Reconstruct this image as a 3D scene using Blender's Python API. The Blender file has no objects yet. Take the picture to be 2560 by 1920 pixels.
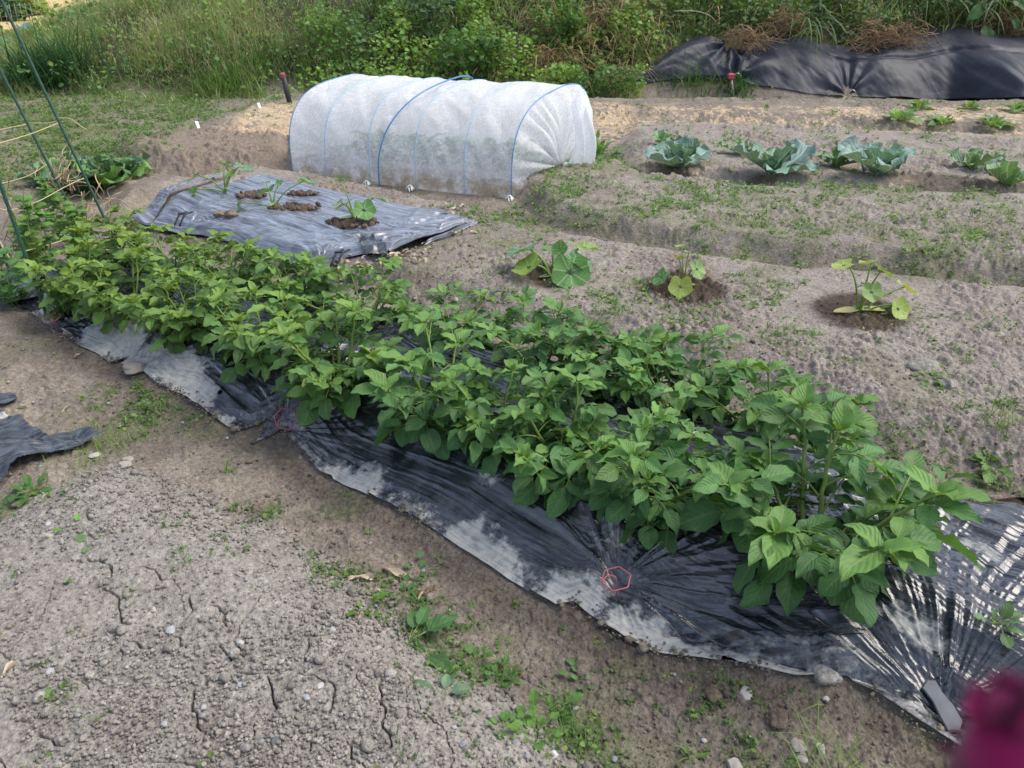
import bpy, math, random
import numpy as np
from math import sin, cos, pi, radians

rng = np.random.default_rng(7)
random.seed(7)
SC = bpy.context.scene
COL = SC.collection

# ------------------------------------------------------------------ camera geometry (pixels measured on a 2212 x 1659 print of the photo)
PITCH, CAMH, FPX, CU, CV = radians(28.5), 1.55, 1662.0, 1106.0, 829.5
SP, CP = sin(PITCH), cos(PITCH)

def ray(u, v):
    x = (u - CU) / FPX
    y = (v - CV) / FPX
    return np.array([x, CP - SP * y, -SP - CP * y])

def G(u, v, z=0.0):
    d = ray(u, v)
    t = (z - CAMH) / d[2]
    return np.array([d[0] * t, d[1] * t])

def GY(u, v, Y):
    d = ray(u, v)
    t = Y / d[1]
    return np.array([d[0] * t, Y, CAMH + d[2] * t])

def GP(pts, z=0.0):
    return np.array([G(u, v, z) for u, v in pts])

# ------------------------------------------------------------------ noise
def _hash(xi, yi, seed):
    h = (xi.astype(np.uint32) * np.uint32(374761393) + yi.astype(np.uint32) * np.uint32(668265263)
         + np.uint32((seed * 2246822519) & 0xffffffff))
    h = (h ^ (h >> np.uint32(13))) * np.uint32(1274126177)
    h = h ^ (h >> np.uint32(16))
    h = h * np.uint32(2246822519)
    h = h ^ (h >> np.uint32(15))
    return h.astype(np.float64) / 4294967295.0

def vnoise(x, y, seed=0):
    x = np.asarray(x, float); y = np.asarray(y, float)
    fx = np.floor(x); fy = np.floor(y)
    tx = x - fx; ty = y - fy
    xi = fx.astype(np.int64); yi = fy.astype(np.int64)
    tx = tx * tx * (3 - 2 * tx); ty = ty * ty * (3 - 2 * ty)
    a = _hash(xi, yi, seed); b = _hash(xi + 1, yi, seed)
    c = _hash(xi, yi + 1, seed); d = _hash(xi + 1, yi + 1, seed)
    return (a * (1 - tx) + b * tx) * (1 - ty) + (c * (1 - tx) + d * tx) * ty

def fbm(x, y, seed=0, oct=4, gain=0.5):
    s = 0; a = 1.0; n = 0
    for i in range(oct):
        s = s + a * vnoise(x * 2 ** i + 17.3 * i, y * 2 ** i - 9.1 * i, seed + i)
        n += a; a *= gain
    return s / n

def clods(x, y, s, seed):
    xw = x + s * 0.35 * (vnoise(x / s * 1.9, y / s * 1.9, seed + 51) - .5)
    yw = y + s * 0.35 * (vnoise(x / s * 1.9, y / s * 1.9, seed + 52) - .5)
    gx = np.floor(xw / s); gy = np.floor(yw / s)
    best = np.zeros_like(xw)
    for dx in (-1, 0, 1):
        for dy in (-1, 0, 1):
            cx = gx + dx; cy = gy + dy
            xi = cx.astype(np.int64); yi = cy.astype(np.int64)
            px = (cx + _hash(xi, yi, seed)) * s
            py = (cy + _hash(xi, yi, seed + 1)) * s
            q = _hash(xi, yi, seed + 2)
            r = s * (0.18 + 0.42 * q ** 1.6)
            h = np.sqrt(np.clip(r * r - (xw - px) ** 2 - (yw - py) ** 2, 0, None)) * (.65 + .5 * q)
            best = np.maximum(best, h)
    return best

def sm(x):
    x = np.clip(x, 0, 1)
    return x * x * (3 - 2 * x)

def polysd(x, y, poly):
    """signed distance to a polygon, positive inside"""
    x = np.asarray(x, float); y = np.asarray(y, float)
    d = np.full(x.shape, 1e9); ins = np.zeros(x.shape, bool)
    n = len(poly)
    for i in range(n):
        ax, ay = poly[i]; bx, by = poly[(i + 1) % n]
        ex, ey = bx - ax, by - ay
        L = ex * ex + ey * ey + 1e-12
        t = np.clip(((x - ax) * ex + (y - ay) * ey) / L, 0, 1)
        d = np.minimum(d, (x - ax - t * ex) ** 2 + (y - ay - t * ey) ** 2)
        c = ((ay > y) != (by > y)) & (x < (bx - ax) * (y - ay) / (by - ay + 1e-15) + ax)
        ins ^= c
    d = np.sqrt(d)
    return np.where(ins, d, -d)

def linesd(x, y, pts):
    d = np.full(np.shape(x), 1e9)
    for (ax, ay), (bx, by) in zip(pts[:-1], pts[1:]):
        ex, ey = bx - ax, by - ay
        L = ex * ex + ey * ey + 1e-12
        t = np.clip(((x - ax) * ex + (y - ay) * ey) / L, 0, 1)
        d = np.minimum(d, (x - ax - t * ex) ** 2 + (y - ay - t * ey) ** 2)
    return np.sqrt(d)

# ------------------------------------------------------------------ layout of the plot, world metres
FRONT_PX = [(-40, 612), (39, 658), (58, 660), (98, 695), (146, 727), (190, 748), (237, 777), (261, 783), (283, 773), (305, 795),
            (339, 826), (383, 840), (440, 876), (501, 910), (548, 931), (577, 899), (604, 917), (640, 950), (690, 995), (740, 1023),
            (800, 1052), (880, 1092), (950, 1130), (1060, 1202), (1150, 1260), (1200, 1287), (1240, 1284), (1290, 1322),
            (1350, 1362), (1420, 1392), (1500, 1410), (1600, 1425), (1720, 1450), (1830, 1460), (1900, 1500), (1980, 1552),
            (2060, 1606), (2140, 1650), (2330, 1760)]
FRONT = GP(FRONT_PX, 0.03)
BACK = GP([(60, 545), (200, 543), (330, 568), (560, 610), (830, 690), (1040, 745), (1340, 828), (1620, 925), (1930, 1060), (2100, 1090),
           (2240, 1112), (2560, 1180)], 0.03)
BAX = np.array([0.8, -0.6]); BNX = np.array([0.6, 0.8])

def bed_sc(P):
    return P @ BAX, P @ BNX
fs, fc = bed_sc(FRONT); bs, bc = bed_sc(BACK)
S0, S1 = -4.55, 1.05
_o = np.argsort(fs); fs, fc = fs[_o], fc[_o]
_o = np.argsort(bs); bs, bc = bs[_o], bc[_o]
_ss = np.linspace(S0, S1, 120)
_f = np.interp(_ss, fs, fc); _b = np.interp(_ss, bs, bc)
FILM_POLY = np.array([BAX * s + BNX * c for s, c in zip(_ss, _f)] + [BAX * s + BNX * c for s, c in zip(_ss[::-1], _b[::-1])])

M2F = GP([(300, 447), (320, 456), (360, 466), (430, 480), (500, 497), (560, 520), (620, 541), (690, 556), (760, 552), (840, 551), (905, 546), (960, 520), (1024, 482)], .13)
M2B = GP([(320, 450), (400, 418), (470, 392), (520, 381), (570, 388), (640, 400), (760, 425), (880, 448), (960, 460), (1024, 480)], .13)
M2_POLY = np.vstack([M2F[1:], M2B[::-1][1:]])

BED_A = GP([(-300, 1190), (0, 1078), (60, 1034), (170, 990), (240, 962), (330, 990), (480, 1045), (600, 1100), (700, 1160), (850, 1272),
            (950, 1370), (1100, 1455), (1250, 1560), (1400, 1690), (1560, 1850), (1600, 2300), (-900, 2300), (-800, 1500)], .06)
BED_C = GP([(280, 478), (420, 522), (560, 580), (700, 618), (900, 668), (1150, 745), (1400, 815), (1700, 905), (1900, 990), (2212, 1078),
            (2600, 1170), (3000, 740), (2700, 700), (2212, 640), (1900, 605), (1700, 590), (1450, 560), (1180, 512), (1040, 470), (760, 405),
            (520, 365), (330, 432)], 0)
BED_D = GP([(600, 380), (850, 410), (1105, 432), (1150, 480), (1200, 500), (1450, 553), (1700, 582), (1900, 597), (2212, 632), (3000, 730),
            (3000, 520), (2212, 452), (1900, 438), (1600, 424), (1400, 405), (1310, 340), (1270, 318), (600, 318)], 0)
BED_E = GP([(1330, 395), (1600, 418), (1900, 432), (2212, 444), (3000, 500), (3000, 350), (2212, 306), (1700, 286), (1330, 272)], 0)
BED_F = GP([(400, 295), (640, 303), (1330, 266), (1700, 281), (2212, 300), (3000, 340), (3000, 250), (2212, 231), (1400, 226), (640, 214),
            (545, 224), (500, 250), (420, 268)], 0)
BED_G = GP([(225, 318), (420, 294), (660, 305), (660, 372), (560, 394), (330, 390), (240, 345)], 0)
BED_H = GP([(190, 405), (350, 392), (490, 404), (330, 452), (235, 475)], 0)
HILL = np.array([(-7.3, 11.5), (-4.4, 11.0), (-3.0, 11.1), (1.2, 10.75), (2.2, 10.9), (4.5, 10.75), (7, 10.6), (20, 10), (60, 14), (60, 80), (-16, 80),
                 (-12.2, 26), (-9.4, 15.0)])
FURROW_DEEP = GP([(250, 900), (600, 985), (900, 1200), (1180, 1400), (1500, 1600), (1700, 1750)], 0)

CUC_PX = [(1195, 600), (1475, 625), (1855, 675)]
CUC = [G(u, v, .13) for u, v in CUC_PX]
CAB_PX = [(1468, 362, 1.0), (1432, 318, .55), (1668, 375, 1.0), (1600, 335, .62), (1895, 380, 1.12), (1806, 362, .75), (2098, 368, .72), (2180, 400, .85)]
CAB = [G(u, v, .1) for u, v, s in CAB_PX]

def zone(x, y):
    """soil heights without fine clods"""
    x = np.asarray(x, float); y = np.asarray(y, float)
    w = .10 * (fbm(x * 2.2, y * 2.2, 3, 3) - .5) + .05 * (vnoise(x * 7, y * 7, 9) - .5)
    z = np.zeros(x.shape)
    far = np.hypot(x, y)
    def bed(poly, h, wd, lo=-.02):
        nonlocal z
        x0, y0 = poly.min(0) - 1; x1, y1 = poly.max(0) + 1
        m = (x > x0) & (x < x1) & (y > y0) & (y < y1)
        if m.any():
            sd = polysd(x[m], y[m], poly) + w[m]
            z[m] = np.maximum(z[m], h * sm((sd - lo) / wd))
    bed(BED_A, .08, .32)
    bed(BED_C, .13, .30)
    bed(BED_D, .14, .20)
    bed(BED_E, .10, .30)
    bed(BED_F, .12, .35)
    bed(BED_G, .15, .30)
    bed(BED_H, .12, .28)
    # potato ridge under the film
    s = x * BAX[0] + y * BAX[1]; c = x * BNX[0] + y * BNX[1]
    cf = np.interp(s, fs, fc); cb = np.interp(s, bs, bc)
    fsm = np.interp(s, _ss, np.convolve(np.pad(_f, 9, 'edge'), np.ones(19) / 19, 'valid'))
    ends = sm((s - (S0 - .05)) / .3) * sm((S1 + .4 - s) / .3)
    prof = sm((c - fsm + .02) / .36) * sm((cb - c + .03) / .26)
    z = np.maximum(z, .15 * prof * ends)
    # trodden furrow
    z = z - .03 * np.exp(-(linesd(x, y, FURROW_DEEP) / .16) ** 2)
    sdh = polysd(x, y, HILL) + .5 * (fbm(x * .5, y * .5, 21, 3) - .5)
    hh = 1.75 + .4 * (fbm(x * .25, y * .25, 33, 2) - .5)
    sl = .95 - .42 * sm((-x - 1.5) / 4)
    z = z + hh * (1 - np.exp(-np.clip(sdh, 0, None) * sl / hh)) * (sdh > -5)
    z = z + .030 * (fbm(x * 1.6, y * 1.6, 41, 3) - .5) + .018 * (fbm(x * 6, y * 6, 43, 3) - .5)
    z = z - .6 * sm((-x - 9.5 - (y - 15) * .4) / 3) * sm((y - 14) / 4)
    return z

def zat(x, y):
    return float(zone(np.array([x]), np.array([y]))[0])

def hit(u, v, tmax=60):
    """first point where the sight line through a measured pixel meets the terrain"""
    d = ray(u, v)
    t = np.concatenate([np.arange(.8, 20, .01), np.arange(20, tmax, .1)])
    zz = CAMH + d[2] * t - zone(d[0] * t, d[1] * t)
    k = np.argmax(zz < 0) if (zz < 0).any() else len(t) - 1
    if k > 0 and zz[k] < 0:
        a = zz[k - 1] / (zz[k - 1] - zz[k] + 1e-12)
        tt = t[k - 1] + a * (t[k] - t[k - 1])
    else:
        tt = t[k]
    return np.array([d[0] * tt, d[1] * tt, CAMH + d[2] * tt])

# ------------------------------------------------------------------ mesh plumbing
class Acc:
    def __init__(s):
        s.V = []; s.F4 = []; s.F3 = []; s.UV = []; s.C = []; s.n = 0
    def add(s, V, F4=None, F3=None, UV=None, C=None):
        V = np.asarray(V, float).reshape(-1, 3)
        s.V.append(V)
        if F4 is not None and len(F4): s.F4.append(np.asarray(F4, np.int64) + s.n)
        if F3 is not None and len(F3): s.F3.append(np.asarray(F3, np.int64) + s.n)
        s.UV.append(np.zeros((len(V), 2)) if UV is None else np.asarray(UV, float))
        if C is None: C = (1, 1, 1)
        C = np.asarray(C, float)
        s.C.append(np.tile(C, (len(V), 1)) if C.ndim == 1 else C)
        s.n += len(V)
    def batch(s, tpl, O, R, S, C):
        """tpl = (V, F4, UV); O (N,3) origins, R (N,3,3) columns are axes, S (N,) or (N,3), C (N,3)"""
        V, F4, UV = tpl
        O = np.asarray(O, float).reshape(-1, 3); N = len(O)
        if N == 0: return
        S = np.asarray(S, float)
        if S.ndim == 0: S = np.full(N, float(S))
        if S.ndim == 1: S = np.repeat(S[:, None], 3, 1)
        W = np.einsum('nij,nkj->nki', R, V[None] * S[:, None, :]) + O[:, None, :]
        k = len(V)
        s.V.append(W.reshape(-1, 3))
        s.F4.append((F4[None] + (np.arange(N) * k)[:, None, None]).reshape(-1, 4) + s.n)
        s.UV.append(np.tile(UV, (N, 1)))
        s.C.append(np.repeat(np.asarray(C, float).reshape(-1, 3) if np.ndim(C) > 1 else np.tile(C, (N, 1)), k, 0))
        s.n += N * k
    def verts(s): return np.vstack(s.V)
    def obj(s, name, mat, parent=None, loc=None, smooth=True, attrs=None):
        V = np.vstack(s.V)
        faces = []
        me = bpy.data.meshes.new(name)
        f4 = np.vstack(s.F4) if s.F4 else np.zeros((0, 4), np.int64)
        f3 = np.vstack(s.F3) if s.F3 else np.zeros((0, 3), np.int64)
        nl = f4.size + f3.size; nf = len(f4) + len(f3)
        me.vertices.add(len(V)); me.vertices.foreach_set('co', V.astype(np.float32).ravel())
        me.loops.add(nl); me.polygons.add(nf)
        li = np.concatenate([f4.ravel(), f3.ravel()]).astype(np.int32)
        me.loops.foreach_set('vertex_index', li)
        ls = np.concatenate([np.arange(len(f4)) * 4, f4.size + np.arange(len(f3)) * 3]).astype(np.int32)
        me.polygons.foreach_set('loop_start', ls)
        me.polygons.foreach_set('use_smooth', np.full(nf, smooth, bool))
        uv = me.uv_layers.new(name='UVMap')
        U = np.vstack(s.UV).astype(np.float32)
        uv.data.foreach_set('uv', U[li].ravel())
        ca = me.color_attributes.new('Col', 'FLOAT_COLOR', 'POINT')
        Cc = np.vstack(s.C); Cc = np.hstack([Cc, np.ones((len(Cc), 1))]).astype(np.float32)
        ca.data.foreach_set('color', Cc.ravel())
        for k, a in (attrs or {}).items():
            at = me.attributes.new(k, 'FLOAT', 'POINT'); at.data.foreach_set('value', np.asarray(a, np.float32))
        me.update(calc_edges=True); me.validate()
        me.materials.append(mat)
        o = bpy.data.objects.new(name, me); COL.objects.link(o)
        if loc is not None: o.location = loc
        if parent is not None: o.parent = parent
        return o

def tag(o, label=None, cat=None, group=None, kind=None):
    if label: o['label'] = label
    if cat: o['category'] = cat
    if group: o['group'] = group
    if kind: o['kind'] = kind
    return o

def thing(name, label, cat, loc=(0, 0, 0), rz=0, group=None):
    o = bpy.data.objects.new(name, None); COL.objects.link(o)
    o.empty_display_size = .1
    o.location = loc; o.rotation_euler = (0, 0, rz)
    return tag(o, label, cat, group)

def nrm(a):
    a = np.asarray(a, float)
    return a / (np.linalg.norm(a, axis=-1, keepdims=True) + 1e-12)

def frames(D, N):
    """local y along D, local z near N"""
    Y = nrm(D); N = np.asarray(N, float)
    Z = nrm(N - (N * Y).sum(-1, keepdims=True) * Y)
    X = np.cross(Y, Z)
    return np.stack([X, Y, Z], -1)

def grid_faces(nu, nv, wrap=False):
    i, j = np.meshgrid(np.arange(nv - 1), np.arange(nu if wrap else nu - 1), indexing='ij')
    a = i * nu + j; b = i * nu + (j + 1) % nu
    return np.stack([a, b, b + nu, a + nu], -1).reshape(-1, 4)

def tube(acc, pts, r, seg=6, C=(1, 1, 1), cap=True):
    P = np.asarray(pts, float); n = len(P)
    r = np.full(n, r) if np.ndim(r) == 0 else np.asarray(r, float)
    T = nrm(np.gradient(P, axis=0))
    ref = np.array([0, 0, 1.0]) if abs(T[0][2]) < .9 else np.array([1.0, 0, 0])
    A = nrm(np.cross(T, ref)); 
    for k in range(1, n):
        a = A[k - 1] - (A[k - 1] @ T[k]) * T[k]
        A[k] = a / (np.linalg.norm(a) + 1e-9)
    B = np.cross(T, A)
    th = np.linspace(0, 2 * pi, seg, endpoint=False)
    V = P[:, None] + r[:, None, None] * (np.cos(th)[None, :, None] * A[:, None] + np.sin(th)[None, :, None] * B[:, None])
    V = V.reshape(-1, 3); F = grid_faces(seg, n, True)
    UV = np.stack([np.tile(np.linspace(0, 1, seg), n), np.repeat(np.linspace(0, 1, n), seg)], -1)
    F3 = []
    if cap:
        V = np.vstack([V, P[0], P[-1]]); UV = np.vstack([UV, [[.5, 0], [.5, 1]]])
        for k in range(seg):
            F3.append((n * seg, (k + 1) % seg, k)); F3.append((n * seg + 1, (n - 1) * seg + k, (n - 1) * seg + (k + 1) % seg))
    acc.add(V, F, F3, UV, C)

def spline(pts, n):
    P = np.asarray(pts, float); k = len(P)
    if k == 2: return P[0] + (P[1] - P[0]) * np.linspace(0, 1, n)[:, None]
    Q = np.vstack([2 * P[0] - P[1], P, 2 * P[-1] - P[-2]])
    t = np.linspace(0, k - 1 - 1e-6, n); i = t.astype(int); f = (t - i)[:, None]
    a, b, c, d = Q[i], Q[i + 1], Q[i + 2], Q[i + 3]
    return .5 * (2 * b + (c - a) * f + (2 * a - 5 * b + 4 * c - d) * f ** 2 + (3 * b - a - 3 * c + d) * f ** 3)

def leaf_tpl(nu=7, nv=9, width=.32, p=.75, q=.95, fold=.35, curl=.35, wave=.05, waves=3, seed=0, twist=0.0, edge=0.0, droop_edge=0.0):
    r = np.random.default_rng(seed)
    v = .5 - .5 * np.cos(pi * np.linspace(0, 1, nv)); u = np.linspace(-1, 1, nu)
    w = np.power(np.clip(v, 0, 1), p) * np.power(1 - v, q); w = w / w.max() * width
    w = np.maximum(w, .004)
    U, Vv = np.meshgrid(u, v)
    W = np.repeat(w[:, None], nu, 1)
    ph = r.uniform(0, 6.28, 4)
    x = U * W * (1 + edge * np.sin(Vv * waves * 9 + ph[0]))
    a = np.abs(U)
    z = fold * a * W * (1 - .5 * droop_edge * a) - curl * Vv ** 2 * .6
    z = z + wave * a * a * np.sin(Vv * waves * 2 * pi + ph[1] + (U > 0) * ph[2])
    y = Vv - .25 * curl * Vv ** 2 * abs(curl)
    x = x + twist * .15 * np.sin(Vv * 3 + ph[3]) * Vv
    V = np.stack([x, y, z], -1).reshape(-1, 3)
    UV = np.stack([U * .5 + .5, Vv], -1).reshape(-1, 2)
    return V, grid_faces(nu, nv), UV

def disc_tpl(rings=7, seg=44, lobes=5, lob=.06, ser=.05, cup=.15, wave=.05, seed=0, notch=.35):
    r = np.random.default_rng(seed); ph = r.uniform(0, 6.28, 3)
    th = np.linspace(0, 2 * pi, seg, endpoint=False)
    R = 1 + lob * np.cos(lobes * (th - pi / 2)) + ser * np.where(np.arange(seg) % 2, 1, -1)
    dth = np.abs((th + pi / 2 + pi) % (2 * pi) - pi)
    R = R * (1 - notch * np.exp(-(dth / .35) ** 2))
    V = [(0, 0, 0)]; UV = [(0, 0)]
    for k in range(1, rings + 1):
        f = k / rings
        z = cup * f ** 2 + wave * f ** 2 * (np.sin(3 * th + ph[0]) + .6 * np.sin(5 * th + ph[1]))
        for i in range(seg):
            V.append((R[i] * f * cos(th[i]) * .5, R[i] * f * sin(th[i]) * .5 + .18, z[i] * .5)); UV.append((th[i] / (2 * pi), f))
    F = []
    for i in range(seg):
        F.append((0, 1 + i, 1 + (i + 1) % seg, 0))
    F4 = []
    for k in range(rings - 1):
        for i in range(seg):
            a = 1 + k * seg + i; b = 1 + k * seg + (i + 1) % seg
            F4.append((a, b, b + seg, a + seg))
    # centre fan as quads over pairs of segments
    for i in range(0, seg, 2):
        F4.append((0, 1 + i, 1 + (i + 1) % seg, 1 + (i + 2) % seg))
    return np.array(V, float), np.array(F4), np.array(UV, float)

def blob(acc, c, r, seed, C=(1, 1, 1), flat=.7, rough=.25, sub=2, facet=False, lumpy=0.0):
    V, F = ico(sub)
    n = .5 * (np.sin(V @ np.random.default_rng(seed).normal(0, 2.2, 3) + seed) + np.sin(V @ np.random.default_rng(seed + 1).normal(0, 3.5, 3) + 1.3 * seed))
    g = np.random.default_rng(seed + 2)
    s = g.uniform(.75, 1.25, 3)
    rad = 1 + rough * n
    if facet:
        for k in range(11):
            pn = nrm(g.normal(0, 1, 3)); rad = np.minimum(rad, g.uniform(.62, .92) / np.maximum(V @ pn, .05))
    if lumpy:
        for k in range(26):
            pn = nrm(g.normal(0, 1, 3)); rad = rad + lumpy * np.clip(1 - (1 - V @ pn) * g.uniform(8, 22), 0, 1) ** .5
    W = V * rad[:, None] * s * r
    W[:, 2] *= flat
    a = seed * 1.7
    W[:, :2] = W[:, :2] @ np.array([[cos(a), sin(a)], [-sin(a), cos(a)]])
    acc.add(W + np.asarray(c), None, F, None, C)

_ICO = {}
def ico(sub):
    if sub in _ICO: return _ICO[sub]
    t = (1 + 5 ** .5) / 2
    V = nrm(np.array([(-1, t, 0), (1, t, 0), (-1, -t, 0), (1, -t, 0), (0, -1, t), (0, 1, t), (0, -1, -t), (0, 1, -t), (t, 0, -1), (t, 0, 1), (-t, 0, -1), (-t, 0, 1)], float))
    F = [(0, 11, 5), (0, 5, 1), (0, 1, 7), (0, 7, 10), (0, 10, 11), (1, 5, 9), (5, 11, 4), (11, 10, 2), (10, 7, 6), (7, 1, 8), (3, 9, 4), (3, 4, 2), (3, 2, 6), (3, 6, 8), (3, 8, 9), (4, 9, 5), (2, 4, 11), (6, 2, 10), (8, 6, 7), (9, 8, 1)]
    V = list(map(tuple, V))
    for _ in range(sub - 1):
        cache = {}; G2 = []
        def mid(a, b):
            k = (min(a, b), max(a, b))
            if k not in cache:
                m = (np.array(V[a]) + np.array(V[b])) / 2; V.append(tuple(m / np.linalg.norm(m))); cache[k] = len(V) - 1
            return cache[k]
        for a, b, c in F:
            x, y, z = mid(a, b), mid(b, c), mid(c, a)
            G2 += [(a, x, z), (b, y, x), (c, z, y), (x, y, z)]
        F = G2
    _ICO[sub] = (np.array(V), np.array(F))
    return _ICO[sub]

# ------------------------------------------------------------------ materials
def mat(name):
    m = bpy.data.materials.new(name); m.use_nodes = True
    nt = m.node_tree; nt.nodes.clear()
    out = nt.nodes.new('ShaderNodeOutputMaterial')
    return m, nt, out

class NT:
    def __init__(s, nt): s.nt = nt
    def n(s, t, **k):
        o = s.nt.nodes.new('ShaderNode' + t)
        for a, b in k.items():
            if a.startswith('i_'):
                key = a[2:]
                o.inputs[int(key) if key.isdigit() else key.replace('_', ' ')].default_value = b
            else: setattr(o, a, b)
        return o
    def l(s, a, b): s.nt.links.new(a, b)
    def math(s, op, a, b=None, c=None, clamp=False):
        o = s.nt.nodes.new('ShaderNodeMath'); o.operation = op; o.use_clamp = clamp
        for i, v in enumerate((a, b, c)):
            if v is None: continue
            if isinstance(v, (int, float)): o.inputs[i].default_value = v
            else: s.l(v, o.inputs[i])
        return o.outputs[0]
    def mixc(s, f, a, b, blend='MIX'):
        o = s.nt.nodes.new('ShaderNodeMix'); o.data_type = 'RGBA'; o.blend_type = blend
        for i, v in ((0, f), (6, a), (7, b)):
            if isinstance(v, (int, float)): o.inputs[i].default_value = v
            elif isinstance(v, tuple): o.inputs[i].default_value = (*v, 1) if len(v) == 3 else v
            else: s.l(v, o.inputs[i])
        return o.outputs[2]
    def noise(s, scale, detail=4, rough=.55, vec=None, dist=0):
        o = s.n('TexNoise'); o.inputs['Scale'].default_value = scale; o.inputs['Detail'].default_value = detail
        o.inputs['Roughness'].default_value = rough; o.inputs['Distortion'].default_value = dist
        if vec is not None: s.l(vec, o.inputs['Vector'])
        return o.outputs[0]
    def obj(s): return s.n('TexCoord').outputs['Object']
    def ramp(s, f, lo, hi):
        o = s.n('MapRange'); o.inputs[1].default_value = lo; o.inputs[2].default_value = hi; s.l(f, o.inputs[0]); o.interpolation_type = 'SMOOTHSTEP'
        return o.outputs[0]

def m_plain(name, col, rough=.6, spec=.4, var=.15, scale=30, bump=.0, metallic=0, attr=False, transl=0):
    m, nt, out = mat(name); N = NT(nt)
    b = N.n('BsdfPrincipled'); b.inputs['Roughness'].default_value = rough; b.inputs['Specular IOR Level'].default_value = spec; b.inputs['Metallic'].default_value = metallic
    ns = N.noise(scale, 4, .6, N.obj())
    base = N.n('Attribute', attribute_name='Col').outputs['Color'] if attr else (*col, 1)
    f = N.math('MULTIPLY_ADD', ns, 2 * var, 1 - var)
    mul = N.n('VectorMath', operation='SCALE')
    if attr: N.l(base, mul.inputs[0])
    else: mul.inputs[0].default_value = col
    N.l(f, mul.inputs['Scale']); N.l(mul.outputs[0], b.inputs['Base Color'])
    if bump:
        bp = N.n('Bump'); bp.inputs['Strength'].default_value = bump; bp.inputs['Distance'].default_value = .003; N.l(ns, bp.inputs['Height']); N.l(bp.outputs[0], b.inputs['Normal'])
    sh = b.outputs[0]
    if transl:
        t = N.n('BsdfTranslucent'); N.l(mul.outputs[0], t.inputs[0]); mx = N.n('MixShader'); mx.inputs[0].default_value = transl
        N.l(sh, mx.inputs[1]); N.l(t.outputs[0], mx.inputs[2]); sh = mx.outputs[0]
    N.l(sh, out.inputs[0])
    return m

def m_leaf(name, veins=7, vein_col=(.55, .62, .38), vein_amt=.35, bump=.6, rough=.42, spec=.45, transl=.28, tcol=1.6, slant=.42, spots=0.0):
    """leaf blade: colour attribute, side veins and quilting from the blade's own UV"""
    m, nt, out = mat(name); N = NT(nt)
    uv = N.n('UVMap').outputs[0]; sx = N.n('SeparateXYZ'); N.l(uv, sx.inputs[0])
    a = N.math('ABSOLUTE', N.math('MULTIPLY_ADD', sx.outputs[0], 2.0, -1.0))
    k = N.math('MULTIPLY', N.math('SUBTRACT', sx.outputs[1], N.math('MULTIPLY', a, slant)), float(veins))
    tri = N.math('PINGPONG', k, .5)                       # 0 on a vein, .5 between
    side = N.math('SUBTRACT', 1.0, N.ramp(tri, .0, .11))
    side = N.math('MULTIPLY', side, N.math('SUBTRACT', 1.0, N.math('POWER', a, 3.0)))
    midv = N.math('SUBTRACT', 1.0, N.ramp(a, .02, .10))
    vein = N.math('MAXIMUM', N.math('MULTIPLY', side, .7), midv)
    col = N.n('Attribute', attribute_name='Col').outputs['Color']
    ns = N.noise(28, 5, .6, N.obj())
    ns2 = N.noise(160, 3, .6, N.obj())
    f = N.math('MULTIPLY_ADD', ns, .7, .65)
    sc = N.n('VectorMath', operation='SCALE'); N.l(col, sc.inputs[0]); N.l(f, sc.inputs['Scale'])
    base = N.mixc(N.math('MULTIPLY', vein, vein_amt), sc.outputs[0], vein_col)
    if spots:
        sp = N.ramp(N.noise(55, 2, .5, N.obj()), .70, .74)
        base = N.mixc(N.math('MULTIPLY', sp, spots), base, (.28, .24, .09))
    b = N.n('BsdfPrincipled'); b.inputs['Roughness'].default_value = rough; b.inputs['Specular IOR Level'].default_value = spec
    N.l(base, b.inputs['Base Color'])
    h = N.math('ADD', N.math('SUBTRACT', N.math('POWER', N.math('MULTIPLY', tri, 2.0), .6), N.math('MULTIPLY', midv, .8)), N.math('MULTIPLY', ns2, .55))
    bp = N.n('Bump'); bp.inputs['Strength'].default_value = bump; bp.inputs['Distance'].default_value = .004
    N.l(h, bp.inputs['Height']); N.l(bp.outputs[0], b.inputs['Normal'])
    t = N.n('BsdfTranslucent')
    tc = N.n('VectorMath', operation='MULTIPLY'); N.l(base, tc.inputs[0]); tc.inputs[1].default_value = (tcol * 1.15, tcol, tcol * .45)
    N.l(tc.outputs[0], t.inputs[0])
    mx = N.n('MixShader'); mx.inputs[0].default_value = transl
    N.l(b.outputs[0], mx.inputs[1]); N.l(t.outputs[0], mx.inputs[2]); N.l(mx.outputs[0], out.inputs[0])
    return m

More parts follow.
